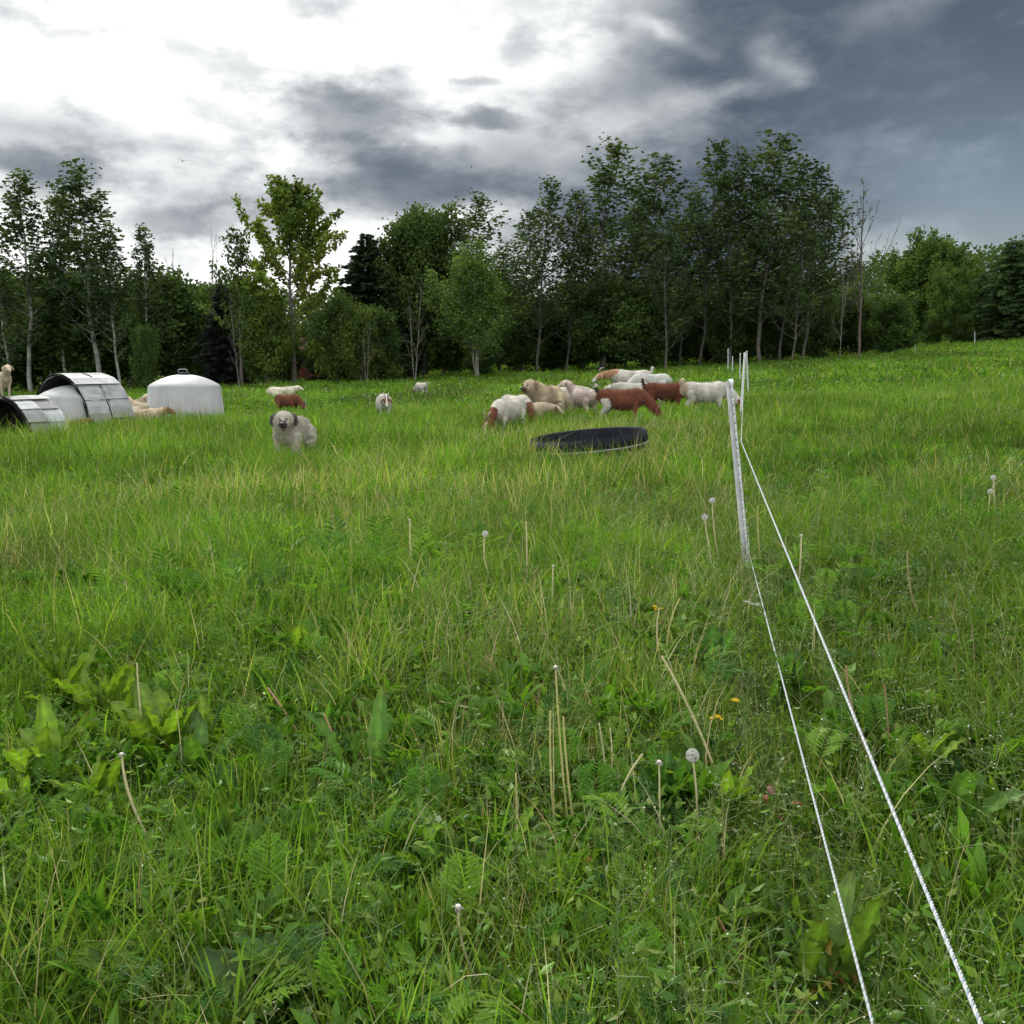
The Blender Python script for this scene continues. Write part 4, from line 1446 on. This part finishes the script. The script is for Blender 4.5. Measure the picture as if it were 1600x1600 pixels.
CLEAR = []
for px_, py_, r_ in [(105, 1140, 0.2), (170, 1150, 0.2), (250, 1215, 0.2), (20, 1330, 0.2), (80, 1265, 0.2), (140, 1300, 0.2), (320, 1250, 0.2), (340, 1190, 0.2), (660, 1370, 0.2), (790, 1370, 0.2), (1050, 1290, 0.2), (1110, 1060, 0.2), (1235, 1110, 0.2), (1440, 1240, 0.2), (1490, 1320, 0.2), (1290, 1560, 0.2), (1140, 1310, 0.2), (570, 1250, 0.2), (460, 1590, 0.2), (690, 910, 0.2), (480, 1060, 0.2), (1090, 1330, 0.13), (262, 1345, 0.13), (1132, 1240, 0.13), (490, 1180, 0.13), (545, 1215, 0.13), (236, 1210, 0.13), (318, 1075, 0.13), (800, 1075, 0.13), (893, 1320, 0.13), (872, 1325, 0.13), (905, 1330, 0.13), (950, 1270, 0.13), (945, 1260, 0.13), (966, 1315, 0.13), (800, 1350, 0.13), (1032, 1350, 0.13), (778, 1150, 0.13), (1396, 1240, 0.13), (1185, 1520, 0.13), (778, 1570, 0.13), (988, 1600, 0.13), (1392, 1215, 0.13), (1042, 1060, 0.13), (1050, 1055, 0.13)]:
    q_ = ray_ground(px_, py_)
    CLEAR.append((q_.x - .0, q_.y - .10, r_))


def low_growth(x, y):
    k = np.ones(len(x))
    for cx, cy, r in CLEAR:
        k *= 1 - .42 * np.exp(-((x - cx) / r) ** 2 - ((y - cy) / (r * 1.3)) ** 2)
    return np.maximum(k, .33)


def blade_colours(x, y, rng, dry_amt=1.0):
    N = len(x)
    c = GREEN[rng.integers(len(GREEN), size=N)].copy()
    tn = tone(x, y)
    c *= (.46 + 1.12 * tn)[:, None] * rng.uniform(.75, 1.25, (N, 1))
    yel = np.clip((fbm(x * .21 + 60, y * .21 + 5, 51) - .45) * 3, 0, 1)[:, None]
    c = c * (1 - .25 * yel) + yel * .25 * np.array((.13, .16, .03))
    p = .022 + dryness(x, y) * .28 * dry_amt * np.clip(y / 7, .3, 1)
    m = rng.random(N) < p
    c[m] = STRAW[rng.integers(len(STRAW), size=m.sum())] * rng.uniform(.7, 1.2, (m.sum(), 1))
    return c, m


rng = np.random.default_rng(11)
s = Soup()
# near, middle and far growth; far blades stand for tufts
for (n, y0, y1, pw, hh, ww, seg) in ((170000, .9, 9.5, 1.0, (.16, .40), (.0036, .0078), 4),
                                     (220000, 9.5, 27, .9, (.20, .45), (.007, .013), 3),
                                     (200000, 27, 112, .6, (.18, .40), (.022, .045), 2)):
    x, y = scatter(n, y0, y1, pw, rng)
    if y0 < 5:
        thin = rng.random(len(x)) < np.clip(.80 + .06 * (y - 1.5), .5, 1) * (.50 + 1.0 * fbm(x * 2.2 + 4, y * 2.2 + 6, 83))
        x, y = x[thin], y[thin]
    N = len(x)
    # two blades in three grow in tufts
    if y1 < 30:
        nt = N // 26
        tx, ty = x[:nt].copy(), y[:nt].copy()
        which = rng.integers(nt, size=N)
        in_t = rng.random(N) < .66
        rad = rng.normal(size=(N, 2)) * (.028 + .004 * ty[which])[:, None]
        x = np.where(in_t, tx[which] + rad[:, 0], x); y = np.where(in_t, ty[which] + rad[:, 1], y)
        tf = np.where(in_t, rng.uniform(.65, 1.35, nt)[which], 1)
        tcol = np.where(in_t, rng.uniform(.70, 1.35, nt)[which], 1)
        twide = np.where(in_t, rng.uniform(.7, 1.5, nt)[which], 1)
    else:
        tf = tcol = twide = np.ones(N)
    c, m = blade_colours(x, y, rng)
    c = c * tcol[:, None]
    lu = lush(x, y)
    h = rng.uniform(*hh, N) * (.45 + 1.0 * lu) * np.where(m, 1.15, 1) * tf
    h *= np.where(y < 7, .92 + .08 * np.clip((y - 4) / 3, 0, 1), 1)
    h *= 1 - .55 * np.exp(-((x - (.38 + .164 * y)) / .16) ** 2) * (y < 7.2)
    if y0 < 5: h *= low_growth(x, y)
    h *= 1 + .30 * np.exp(-((x - .7) / 2.2) ** 2 - ((y - 11.0) / 1.4) ** 2)
    # taller rank growth round the huts
    h *= 1 + .6 * np.exp(-((x + 7.5) / 3.5) ** 2 - ((y - 17) / 4.5) ** 2)
    w = rng.uniform(*ww, N) * np.where(m, .6, 1) * twide
    blades(s, x, y, h, w, seg, rng, .5, c)
grass = s.build('meadow_grass', M_GRASS)
tag(grass, 'tall green meadow grass', 'grass', kind='stuff')

# broad little weed leaves through the sward (clover, plantain, chickweed)
s = Soup()
for (n, y0, y1, pw, L0, L1, hm) in ((95000, .9, 9.5, .9, .018, .050, .24), (110000, 9.5, 28, .8, .045, .10, .28), (90000, 28, 105, .6, .10, .24, .30)):
    x, y = scatter(n, y0, y1, pw, rng)
    N = len(x)
    keep = rng.random(N) < .35 + 1.3 * np.clip(fbm(x * 1.1 + 5, y * 1.1 + 9, 71) - .35, 0, 1) * 1.5
    x, y = x[keep], y[keep]; N = len(x)
    h = hm * (.3 + .9 * lush(x, y)) * rng.random(N) ** .6
    h *= 1 + .6 * np.exp(-((x + 7.5) / 3.5) ** 2 - ((y - 17) / 4.5) ** 2)
    h *= 1 - .55 * np.exp(-((x - (.38 + .164 * y)) / .16) ** 2) * (y < 7.2)
    d = rand_unit(N, rng); d[:, 2] = np.abs(d[:, 2]) * .6 + .05
    d /= np.linalg.norm(d, axis=1)[:, None]
    Nn = np.cross(d, np.stack([-d[:, 1], d[:, 0], 0 * d[:, 0]], 1)); Nn = -Nn / (np.linalg.norm(Nn, axis=1)[:, None] + 1e-9) + rng.normal(size=(N, 3)) * .35
    Nn /= np.linalg.norm(Nn, axis=1)[:, None]
    L = rng.uniform(L0, L1, N)
    c = GREEN[rng.integers(len(GREEN), size=N)] * np.array((.95, 1.0, 1.0)) * rng.uniform(.6, 1.25, (N, 1)) * (.65 + .75 * tone(x, y))[:, None]
    diamonds(s, np.stack([x, y, ground(x, y) + h], 1), d, Nn, L, L * rng.uniform(.3, .55, N), c)
# clumps of upright lance leaves and low rosettes
for (nc, per, y0, y1, L0, L1) in ((950, 9, 1.4, 9.0, .06, .16), (700, 8, 8.5, 26, .12, .24)):
    x, y = scatter(nc, y0, y1, 1.1, rng)
    ok = (fbm(x * .7 + 44, y * .7 + 2, 61) > .44) & (np.abs(x - (.34 + .165 * y)) > .15)
    x, y = x[ok], y[ok]
    tc_ = rng.uniform(.75, 1.25, len(x))
    lum = rng.uniform(.2, 1.4, len(x))
    x, y, tc_, lum = (np.repeat(v, per) for v in (x, y, tc_, lum))
    N = len(x)
    a_ = rng.random(N) * 6.283
    e_ = np.clip(lum + rng.normal(size=N) * .2, .1, 1.5)
    d = np.stack([np.cos(a_) * np.cos(e_), np.sin(a_) * np.cos(e_), np.sin(e_)], 1)
    Nn = np.stack([-np.cos(a_) * np.sin(e_), -np.sin(a_) * np.sin(e_), np.cos(e_)], 1)
    L = rng.uniform(L0, L1, N)
    W_ = L * rng.uniform(.20, .34, N)
    rt = np.stack([x + np.cos(a_) * .02, y + np.sin(a_) * .02, ground(x, y) + rng.uniform(.02, .12, N)], 1)
    S_ = np.cross(d, Nn)
    c = np.array([(.085, .185, .016)]) * (tc_ * rng.uniform(.8, 1.2, N))[:, None]
    # two halves folded on the midrib, tip drooping
    m1 = rt + d * (L * .45)[:, None] + Nn * (L * .05)[:, None]
    d2 = d - Nn * .0 - np.array([0, 0, .45]); d2 /= np.linalg.norm(d2, axis=1)[:, None]
    tp_ = m1 + d2 * (L * .55)[:, None]
    for sg in (-1, 1):
        e1 = rt + d * (L * .28)[:, None] + S_ * (sg * W_ * .46)[:, None] + Nn * (L * .06)[:, None]
        e2 = m1 + d2 * (L * .22)[:, None] + S_ * (sg * W_ * .46)[:, None] + Nn * (L * .05)[:, None]
        s.add(np.stack([rt, m1, e2, e1], 1).reshape(-1, 3), np.arange(N * 4).reshape(N, 4), np.repeat(c, 4, axis=0))
        s.add(np.stack([m1, tp_, tp_, e2], 1).reshape(-1, 3) + np.tile(np.array([[0, 0, 0], [0, 0, 0], [.0004, 0, 0], [0, 0, 0]]), (N, 1)), np.arange(N * 4).reshape(N, 4), np.repeat(c, 4, axis=0))
tag(s.build('meadow_weeds', M_WEED), 'small broad-leaved weeds among the grass', 'weeds', kind='stuff')

# feathery fronds (tansy, yarrow)
s = Soup()


def fronds(s, x, y, n_pairs, rng, Lr=(.10, .21), hz=(.02, .14), cmul=1.0):
    N = len(x)
    a = rng.random(N) * 6.283
    e = rng.uniform(.25, 1.25, N)
    L = rng.uniform(*Lr, N)
    base = np.stack([x, y, ground(x, y) + rng.uniform(*hz, N)], 1)
    H = np.stack([np.cos(a), np.sin(a), 0 * a], 1); U = np.array([[0, 0, 1.0]])
    S = np.stack([-np.sin(a), np.cos(a), 0 * a], 1)
    col = GREEN[rng.integers(4, size=N)] * np.array((1.0, 1.05, 1.2)) * rng.uniform(.85, 1.35, (N, 1)) * cmul
    for k in range(n_pairs):
        t = .12 + .88 * k / (n_pairs - 1)
        hor = np.cos(e)[:, None] * H * (L * t)[:, None]
        ver = (np.sin(e) * L * t - .45 * L * t ** 2 * np.cos(e))[:, None] * U
        p = base + hor + ver
        T = H * np.cos(e)[:, None] + U * (np.sin(e) - .9 * t * np.cos(e))[:, None]
        T /= np.linalg.norm(T, axis=1)[:, None]
        N_ = np.cross(T, S); N_ *= np.sign(N_[:, 2:3] + 1e-6)
        pl = L * (.10 + .34 * math.sin(math.pi * min(1, t * .9 + .12)))
        for sg in (-1, 1):
            D = S * sg * .80 + T * .55 + N_ * (.12 - .25 * t) + rng.normal(size=(N, 3)) * .07
            D /= np.linalg.norm(D, axis=1)[:, None]
            diamonds(s, p, D, N_, pl, pl * .20, col * rng.uniform(.85, 1.15, (N, 1)))
            if n_pairs > 8:      # second-order lobes
                for q in (.35, .62):
                    for g2 in (-1, 1):
                        D2 = D * .6 + np.cross(N_, D) * g2 * .75
                        diamonds(s, p + D * (pl * q)[:, None], D2, N_, pl * .38 * (1.2 - q), pl * .14, col * rng.uniform(.85, 1.15, (N, 1)))


x, y = scatter(3000, 1.3, 6.5, 1.2, rng)
kp_ = (fbm(x * .9 + 2, y * .9 + 1, 91) > .40) & (np.abs(x - (.30 + .170 * y)) > .16)
fronds(s, x[kp_], y[kp_], 11, rng)
x, y = scatter(5200, 5.5, 13, 1.0, rng)
kp_ = (fbm(x * .7 + 2, y * .7 + 1, 91) > .42) & (np.abs(x - (.30 + .170 * y)) > .2)
fronds(s, x[kp_], y[kp_], 6, rng, (.16, .30))
tag(s.build('feathery_leaves', M_WEED), 'feathery tansy and yarrow leaves among the grass', 'weeds', kind='stuff')

# dry stalks and seeding grass, too many to count
s = Soup()
for (n, y0, y1, pw, r) in ((6000, 1.6, 9.5, 1.3, .0024), (7000, 9.0, 26, 1.0, .0042)):
    x, y = scatter(n, y0, y1, pw, rng)
    k_ = rng.random(len(x)) < (.14 + .9 * dryness(x, y)) * np.clip(y / 6, .30, 1)
    x, y = x[k_], y[k_]
    h = rng.uniform(.22, .50, len(x))
    c = STRAW[rng.integers(len(STRAW), size=len(x))] * rng.uniform(.75, 1.2, (len(x), 1))
    gsel = rng.random(len(x)) < .3
    c[gsel] = np.array((.20, .25, .07)) * rng.uniform(.8, 1.2, (gsel.sum(), 1))
    blades(s, x, y, h, np.full(len(x), r * 2.2), 5, rng, .35, c)
x, y = scatter(15000, 5.0, 26, .9, rng)
k_ = rng.random(len(x)) < np.clip((fbm(x * .45 + 14, y * .45 + 6, 23) - .42) * 5, .05, 1)
x, y = x[k_], y[k_]
h = rng.uniform(.26, .46, len(x))
blades(s, x, y, h, np.full(len(x), .0042) * (y / 8), 4, rng, .55, np.array((.26, .29, .12)) * rng.uniform(.75, 1.3, (len(x), 1)))
tag(s.build('dry_stalks', M_STRAW), 'thin dry straw coloured stalks among the grass', 'dry grass', kind='stuff')

# fine seed heads: tiny pale specks on hair-thin stems
s = Soup()
x, y = scatter(2600, 1.4, 8.5, 1.2, rng)
kp_ = rng.random(len(x)) < np.clip(.12 + 1.0 * np.exp(-((x - 1.3) / 1.4) ** 2) * (x > -.4) + .5 * (x > 1.5), 0, 1)
x, y = x[kp_], y[kp_]
N = len(x)
h = rng.uniform(.26, .48, N)
lean = rng.normal(size=(N, 2)) * .16
zg = ground(x, y)
st = Soup()
for k in range(N):
    pass
tip = np.stack([x + lean[:, 0] * h, y + lean[:, 1] * h, zg + h], 1)
root = np.stack([x, y, zg], 1)
wv = np.array([[.0011, 0, 0]])
V = np.stack([root - wv, root + wv, tip + wv * .6, tip - wv * .6], 1)
s.add(V.reshape(-1, 3), np.arange(N * 4).reshape(N, 4), np.tile(np.array((.10, .15, .04)), (N * 4, 1)))
for rep in range(16):
    u = rng.random(N)[:, None]
    off = rand_unit(N, rng) * (h * .20 * (1 - .7 * u[:, 0]))[:, None] * np.array([1, 1, .45])
    p = root + (tip - root) * (.55 + .45 * u) + off
    d = off / (np.linalg.norm(off, axis=1)[:, None] + 1e-9)
    q0 = root + (tip - root) * (.50 + .45 * u)
    ww = np.cross(d, rand_unit(N, rng)) * .0007
    s.add(np.stack([q0 - ww, q0 + ww, p + ww, p - ww], 1).reshape(-1, 3), np.arange(N * 4).reshape(N, 4), np.tile(np.array((.14, .18, .06)), (N * 4, 1)))
    white = rng.random(N) < np.where(x > .5, .30, .10)
    c = np.where(white[:, None], np.array([(.62, .62, .52)]), np.array([(.25, .27, .13)]))
    L = rng.uniform(.003, .0075, N)
    diamonds(s, p, d, perp(d, rng), L, L * .55, c)
tag(s.build('seeding_grass', M_STRAW), 'fine seeding grass with tiny pale specks', 'grass', kind='stuff')


# ------------------------------------------------------------------ single plants one can point to
def leaf_blade(s, base, a, e, L, W, col, rng, curl=.5, twist=0.0, wav=.08, n=9):
    """one broad leaf: curved midrib, folded, wavy edge"""
    q = np.linspace(0, 1, n)
    H = np.array([math.cos(a), math.sin(a), 0]); U = np.array([0, 0, 1.0]); S = np.array([-math.sin(a), math.cos(a), 0])
    ang = e - curl * q ** 1.5
    step = L / (n - 1)
    P_ = [np.array(base, float)]
    for k in range(1, n):
        P_.append(P_[-1] + (H * math.cos(ang[k]) + U * math.sin(ang[k])) * step)
    P_ = np.array(P_)
    wid = W * .5 * np.clip(np.sin(np.pi * np.clip(q, 0, 1) ** .9) ** .62, .10, 1); wid[-1] = W * .02
    T = np.gradient(P_, axis=0); T /= np.linalg.norm(T, axis=1)[:, None]
    St = S * math.cos(twist) + np.cross(T[n // 2], S) * math.sin(twist)
    Nn = np.cross(T, np.tile(St, (n, 1)))
    V = []
    for k in range(n):
        for j, f in enumerate((-1, -.5, 0, .5, 1)):
            ed = wav * W * math.sin(k * 2.3 + j) * abs(f)
            V.append(P_[k] + St * wid[k] * f - Nn[k] * (abs(f) * wid[k] * -.35) * (1 if Nn[k][2] < 0 else -1) * -1 + Nn[k] * ed)
    Q = [[k * 5 + j, k * 5 + j + 1, k * 5 + j + 6, k * 5 + j + 5] for k in range(n - 1) for j in range(4)]
    C = np.tile(np.asarray(col, float), (len(V), 1)) * rng.uniform(.9, 1.1)
    C *= rng.uniform(.82, 1.16, (len(C), 1))
    if n > 12:
        C *= np.repeat(np.where(np.arange(n) % 2, 1.14, .90), 5)[:, None]      # side veins
        C[-10:] = C[-10:] * .6 + np.array((.16, .13, .04)) * .4 * rng.random()
    C[2::5] *= 1.4          # paler midrib
    s.add(V, Q, C)


def dock(label, px, py, n, L, seed, col=(.115, .195, .020), W=.34, up=(1.12, 1.55)):
    rng = np.random.default_rng(seed)
    p = ray_ground(px, py)
    s = Soup()
    L = L * .92
    n = int(n * 1.3)
    for k in range(n):
        a = rng.random() * 6.283
        b = (rng.normal() * .025, rng.normal() * .025, .03)
        l = L * rng.uniform(.65, 1.15)
        leaf_blade(s, b, a, rng.uniform(*up), l, l * W * .70 * rng.uniform(.8, 1.2), np.array(col) * 1.08 * rng.uniform(.8, 1.25), rng, rng.uniform(.1, .9), rng.normal() * .35, .13, 17)
    o = s.build('dock_plant', M_WEED, None, True)
    o.location = p
    tag(o, label, 'plant', 'broad-leaved dock plants')
    return o


dock('dock clump with tall upright leaves, upper left of the foreground', 105, 1140, 9, .38, 1)
dock('dock clump with paired bright leaves beside the upper left clump', 170, 1150, 8, .36, 2)
dock('broad fan-shaped dock with the widest leaves, left foreground', 250, 1215, 11, .36, 3, W=.42)
dock('dock clump of long leaves at the left edge of the photo', 20, 1330, 7, .36, 4)
dock('large leaning dock clump left of the bent dandelion stalk', 80, 1265, 10, .36, 5)
dock('dock with one rounded standing leaf below the bent dandelion stalk', 140, 1300, 7, .30, 6)
dock('darker low dock right of the fan-shaped one', 320, 1250, 9, .27, 7, (.06, .13, .02))
dock('dock with narrow leaves right of the nodding stalk', 340, 1190, 6, .26, 8)
dock('dandelion-like leaf rosette with one folded pale leaf, centre foreground', 660, 1370, 5, .24, 9, (.09, .17, .03), .42)
dock('dock leaf pair under the leaning pale stalk', 790, 1370, 5, .22, 10)
dock('dock with round dark leaf near the lower wire', 1050, 1290, 5, .24, 11, (.05, .12, .022), .5)
dock('small dock with one grey green leaf near the yellow flowers', 1110, 1060, 4, .26, 12, (.05, .12, .03), .5)
dock('dock clump between the two wires, middle distance', 1235, 1110, 7, .28, 13, (.06, .135, .02))
dock('upright dock right of the upper wire', 1440, 1240, 8, .28, 14)
dock('dock with long smooth leaves at the right edge of the photo', 1490, 1320, 6, .30, 15, (.06, .13, .022))
dock('narrow yellow green dock by the lower wire, bottom right', 1290, 1560, 6, .30, 16, (.085, .15, .022))
dock('bright dock leaves left of the white dandelion clock', 1140, 1310, 6, .26, 17)
dock('tall serrated leaf standing in the centre left foreground', 570, 1250, 3, .34, 18, (.06, .13, .022), .3, (1.3, 1.55))
dock('broad low dock at the bottom edge, centre left', 460, 1590, 7, .26, 19, (.05, .11, .022), .5, (.4, 1.1))
dock('single yellow green leaf standing behind the stalks in mid-field', 690, 910, 3, .30, 20, (.11, .17, .03), .3, (1.3, 1.55))
dock('dock clump with pale leaves in the middle of the meadow left', 480, 1060, 7, .26, 21)

# stalks that stand out, each from its tip to its root
def stalk(label, tip_px, base_px, d=None, r=.0028, col=(.36, .28, .16), bow=.06, head=None, mid=None, bend=None):
    b = ray_ground(*base_px)
    dd = b.y if d is None else d
    t = point(tip_px[0], tip_px[1], dd)
    b = b + Vector((0, 0, -.02))
    o = empty('dandelion_stalk', b)
    s = Soup()
    if bend is not None:
        m_ = point(bend[0], bend[1], dd) - b
        pts = np.concatenate([np.linspace((0, 0, 0), m_, 6), np.linspace(m_, t - b, 5)[1:]])
    else:
        q = np.linspace(0, 1, 10)[:, None]
        pts = np.array(t - b)[None] * q + np.array([bow, 0, 0])[None] * (4 * q * (1 - q)) * (t - b).length
    tube(s, pts, r * 1.4 * np.linspace(1.15, .8, len(pts)), np.asarray(col) * 1.35, 6)
    s.build('stem', M_STRAW, o, True)
    v = np.array(t - b)
    rng = np.random.default_rng(int(tip_px[0] * 7 + tip_px[1]))
    if head == 'clock':
        R_ = .021
        s = Soup()
        n = 150
        D = rand_unit(n, rng)
        W_ = perp(D, rng)
        c0 = v[None] + D * .004; c1 = v[None] + D * R_ * .8
        s.add(np.stack([c0 - W_ * .0003, c0 + W_ * .0003, c1 + W_ * .0003, c1 - W_ * .0003], 1).reshape(-1, 3), np.arange(n * 4).reshape(n, 4), (.55, .55, .50))
        for k in range(5):
            D2 = perp(D, rng)
            d3 = D * .5 + D2
            d3 /= np.linalg.norm(d3, axis=1)[:, None]
            diamonds(s, c1, d3, D, np.full(n, R_ * .34), np.full(n, .0009), np.full((n, 3), .62))
        s.build('seed_head', M_PETAL, o)
        s = Soup(); ball(s, v, .0045, (.16, .14, .08), 6); s.build('receptacle', M_STRAW, o)
    elif head == 'bald':
        s = Soup(); ball(s, v, (.007, .007, .005), (.60, .56, .48), 6); s.build('receptacle', M_STRAW, o)
        s = Soup()
        n = 16; D = rand_unit(n, rng); D[:, 2] = -np.abs(D[:, 2]); diamonds(s, np.tile(v, (n, 1)), D, perp(D, rng), np.full(n, .016), np.full(n, .004), np.full((n, 3), .3))
        s.build('bract', M_STRAW, o)
    tag(o, label, 'stalk', 'single stalks standing out of the grass')
    return o


PKS = (.36, .20, .13); YS = (.36, .34, .13); PS = (.42, .38, .22)
stalk('dandelion with full white seed clock beside the lower wire', (1082, 1180), (1090, 1330), r=.0026, col=PS, bow=.02, head='clock')
stalk('bent pale dandelion stalk with a bald white button, left foreground', (190, 1178), (262, 1345), r=.0032, col=PS, bow=-.08, head='bald')
stalk('thick pale stalk leaning to the right beside the yellow flowers', (1034, 1025), (1132, 1240), r=.0036, col=PS, bow=.03)
stalk('reddish tan broken stalk left of the short red one', (418, 1074), (490, 1180), r=.0030, col=PKS, bow=.02)
stalk('short reddish stalk with dark tip, left centre', (506, 1116), (545, 1215), r=.0028, col=PKS, bow=.03)
stalk('straight thin tan stalk behind the fan-shaped dock', (214, 1036), (236, 1210), r=.0024, col=PS, bow=-.02)
stalk('pale stalk kinked over like a hook above the dock clumps', (270, 1040), (318, 1075), r=.0026, col=PS, bend=(280, 1018))
stalk('folded pinkish stalk shaped like an upturned V, centre', (735, 1078), (800, 1075), r=.0028, col=PKS, bend=(760, 1024))
stalk('tall yellow green stalk, tallest of the centre bunch', (868, 1042), (893, 1320), r=.0026, col=YS, bow=-.01, head='bald')
stalk('pale stalk with dark tip crossing in the centre bunch', (860, 1110), (872, 1325), r=.0027, col=YS, bow=-.02)
stalk('straight yellow stalk at the right of the centre bunch', (880, 1120), (905, 1330), r=.0028, col=YS, bow=-.015)
stalk('thin tan stalk just right of the centre bunch', (936, 1130), (950, 1270), r=.0022, col=PS, bow=.02)
stalk('tan stalk curving left among the thin trio', (953, 1138), (945, 1260), r=.0022, col=PS, bow=.05)
stalk('pale stalk arched to the right in the thin trio', (1004, 1178), (966, 1315), r=.0026, col=PS, bow=-.12)
stalk('straight grey green stalk left of the centre bunch', (806, 1208), (800, 1350), r=.0026, col=YS, bow=.02)
stalk('single stalk with small round bud left of the white clock', (1030, 1190), (1032, 1350), r=.0022, col=PS, bow=.0, head='bald')
stalk('pale stalk lying almost flat in the centre', (688, 1096), (778, 1150), r=.0026, col=PS, bow=-.03, bend=(775, 1115))
stalk('long brown arched stalk right of the upper wire', (1322, 1040), (1396, 1240), r=.0028, col=(.26, .17, .09), bow=-.07)
stalk('slanted pinkish stalk between the wires at the bottom', (1122, 1434), (1185, 1520), r=.0022, col=PKS, bow=-.03)
stalk('curved stalk with white button at the bottom centre', (716, 1416), (778, 1570), r=.0026, col=PS, bow=-.09, head='bald')
stalk('pale stalk with split tip at the bottom right of centre', (1016, 1470), (988, 1600), r=.0026, col=PS, bow=.03)
stalk('rust tan stalk right of the long brown arch', (1382, 1070), (1392, 1215), r=.0020, col=(.26, .16, .09), bow=.01)
stalk('mid-field stalk with seed clock left of the yellowish grass', (758, 834), (782, 930), r=.0042, col=PS, bow=-.1, head='clock')
stalk('mid-field upright pale stalk with nodding tip', (640, 812), (643, 920), r=.0042, col=PS, bow=.0, head='bald')
stalk('mid-field straight stalk in the yellowish grass', (822, 815), (822, 935), r=.0036, col=PS, bow=.01)
stalk('mid-field stalk with bald button right of the yellowish grass', (864, 884), (862, 985), r=.0036, col=PS, bow=.0, head='bald')
stalk('seed clock left of the nearest fence post', (1101, 808), (1115, 905), r=.0034, col=PS, bow=.0, head='clock')
stalk('grey seed clock nearest to the fence post base', (1113, 782), (1126, 880), r=.0034, col=PS, bow=-.03, head='clock')
stalk('stalk with hooked white head right of the upper wire', (1252, 836), (1242, 950), r=.0036, col=PS, bow=.02, head='bald')
stalk('white seed clock standing at the right edge of the photo', (1552, 746), (1556, 830), r=.0042, col=PS, bow=.0, head='clock')
stalk('smaller seed clock under the one at the right edge', (1547, 768), (1542, 835), r=.0042, col=PS, bow=.0, head='clock')
stalk('thin stalk bowed over the grass at the right middle', (1418, 860), (1446, 985), r=.0030, col=(.28, .21, .11), bow=-.06)
stalk('tan stalk beside the post between the wires', (1184, 790), (1195, 905), r=.0032, col=(.34, .28, .12), bow=-.03)
stalk('pale stalk leaning right above the lower wire knot', (1030, 950), (1042, 1060), r=.0030, col=PS, bow=-.07)
stalk('white stalk standing left in the meadow behind the docks', (1062, 935), (1050, 1055), r=.0030, col=YS, bow=-.1)


# yellow flowers
def flower(label, px, py, base, seed):
    rng = np.random.default_rng(seed)
    b = ray_ground(*base)
    t = point(px, py, b.y)
    o = empty('yellow_flower', b)
    s = Soup()
    v = np.array(t - b)
    q = np.linspace(0, 1, 8)[:, None]
    tube(s, v[None] * q + np.array([.012, 0, 0]) * np.sin(q * 3), .0018, (.07, .12, .03), 5)
    s.build('stem', M_WEED, o, True)
    for k in range(4):
        c = v + rng.normal(size=3) * np.array([.012, .012, .008])
        s = Soup()
        n = 14
        a = rng.random(n) * 6.283
        D = np.stack([np.cos(a), np.sin(a), rng.uniform(.1, .8, n)], 1); D /= np.linalg.norm(D, axis=1)[:, None]
        diamonds(s, np.tile(c, (n, 1)), D, perp(D, rng), np.full(n, .011), np.full(n, .005), np.array([(.75, .52, .02)]) * rng.uniform(.8, 1.1, (n, 1)))
        s.build('blossom', M_PETAL, o)
    tag(o, label, 'flower', 'small yellow flowers')


flower('yellow flower cluster right, nearer the lower wire', 1149, 1096, (1152, 1220), 1)
flower('yellow flower cluster left, lower and paler', 1121, 1119, (1122, 1235), 2)
flower('tiny yellow flower farther back in the meadow', 1025, 950, (1030, 1040), 3)


def dead_leaf_plant(label, px, py, cols, n, L, seed):
    rng = np.random.default_rng(seed)
    b = ray_ground(px, py)
    s = Soup()
    for k in range(n):
        leaf_blade(s, rng.normal(size=3) * .02 + np.array([0, 0, rng.uniform(.03, .12)]), rng.random() * 6.28, rng.uniform(-.4, 1.1), L * .8 * rng.uniform(.4, 1.1), L * .22, np.array(cols[k % len(cols)]) * .75, rng, 1.2, rng.normal() * .7, .22, 8)
    o = s.build('withered_plant', M_STRAW, None, True)
    o.location = b
    tag(o, label, 'plant', 'withered leaves in the grass')


dead_leaf_plant('rust red withered leaves under the centre stalk bunch', 908, 1370, [(.30, .10, .035), (.32, .17, .06)], 6, .08, 1)
dead_leaf_plant('yellow and brown withered fern left of the lower wire, bottom', 1285, 1560, [(.34, .27, .03), (.26, .14, .05), (.30, .2, .05)], 8, .12, 2)
dead_leaf_plant('red brown dead leaves left of the lower wire', 1208, 1290, [(.28, .09, .05), (.2, .08, .05)], 4, .10, 3)
dead_leaf_plant('tan withered leaves below the rust red ones', 880, 1420, [(.24, .2, .07), (.2, .13, .05)], 6, .08, 4)


def blade_tuft(label, px, py, n, L, seed):
    rng = np.random.default_rng(seed)
    b = ray_ground(px, py)
    s = Soup()
    for k in range(n):
        leaf_blade(s, rng.normal(size=3) * np.array([.012, .012, 0]), rng.random() * 6.28, rng.uniform(1.15, 1.5), L * rng.uniform(.7, 1.15), .009, np.array((.10, .18, .03)) * rng.uniform(.85, 1.15), rng, rng.uniform(.2, .7), 0, 0, 10)
    o = s.build('grass_tuft', M_GRASS, None, True)
    o.location = b
    tag(o, label, 'grass tuft', 'tall single grass tufts')


blade_tuft('tall bright grass tuft at the bottom edge, left of centre', 365, 1640, 7, .42, 1)
blade_tuft('upright grass tuft right of the first, bottom edge', 395, 1620, 5, .36, 2)
blade_tuft('grass tuft with broad blades in the centre foreground', 770, 1380, 6, .36, 3)
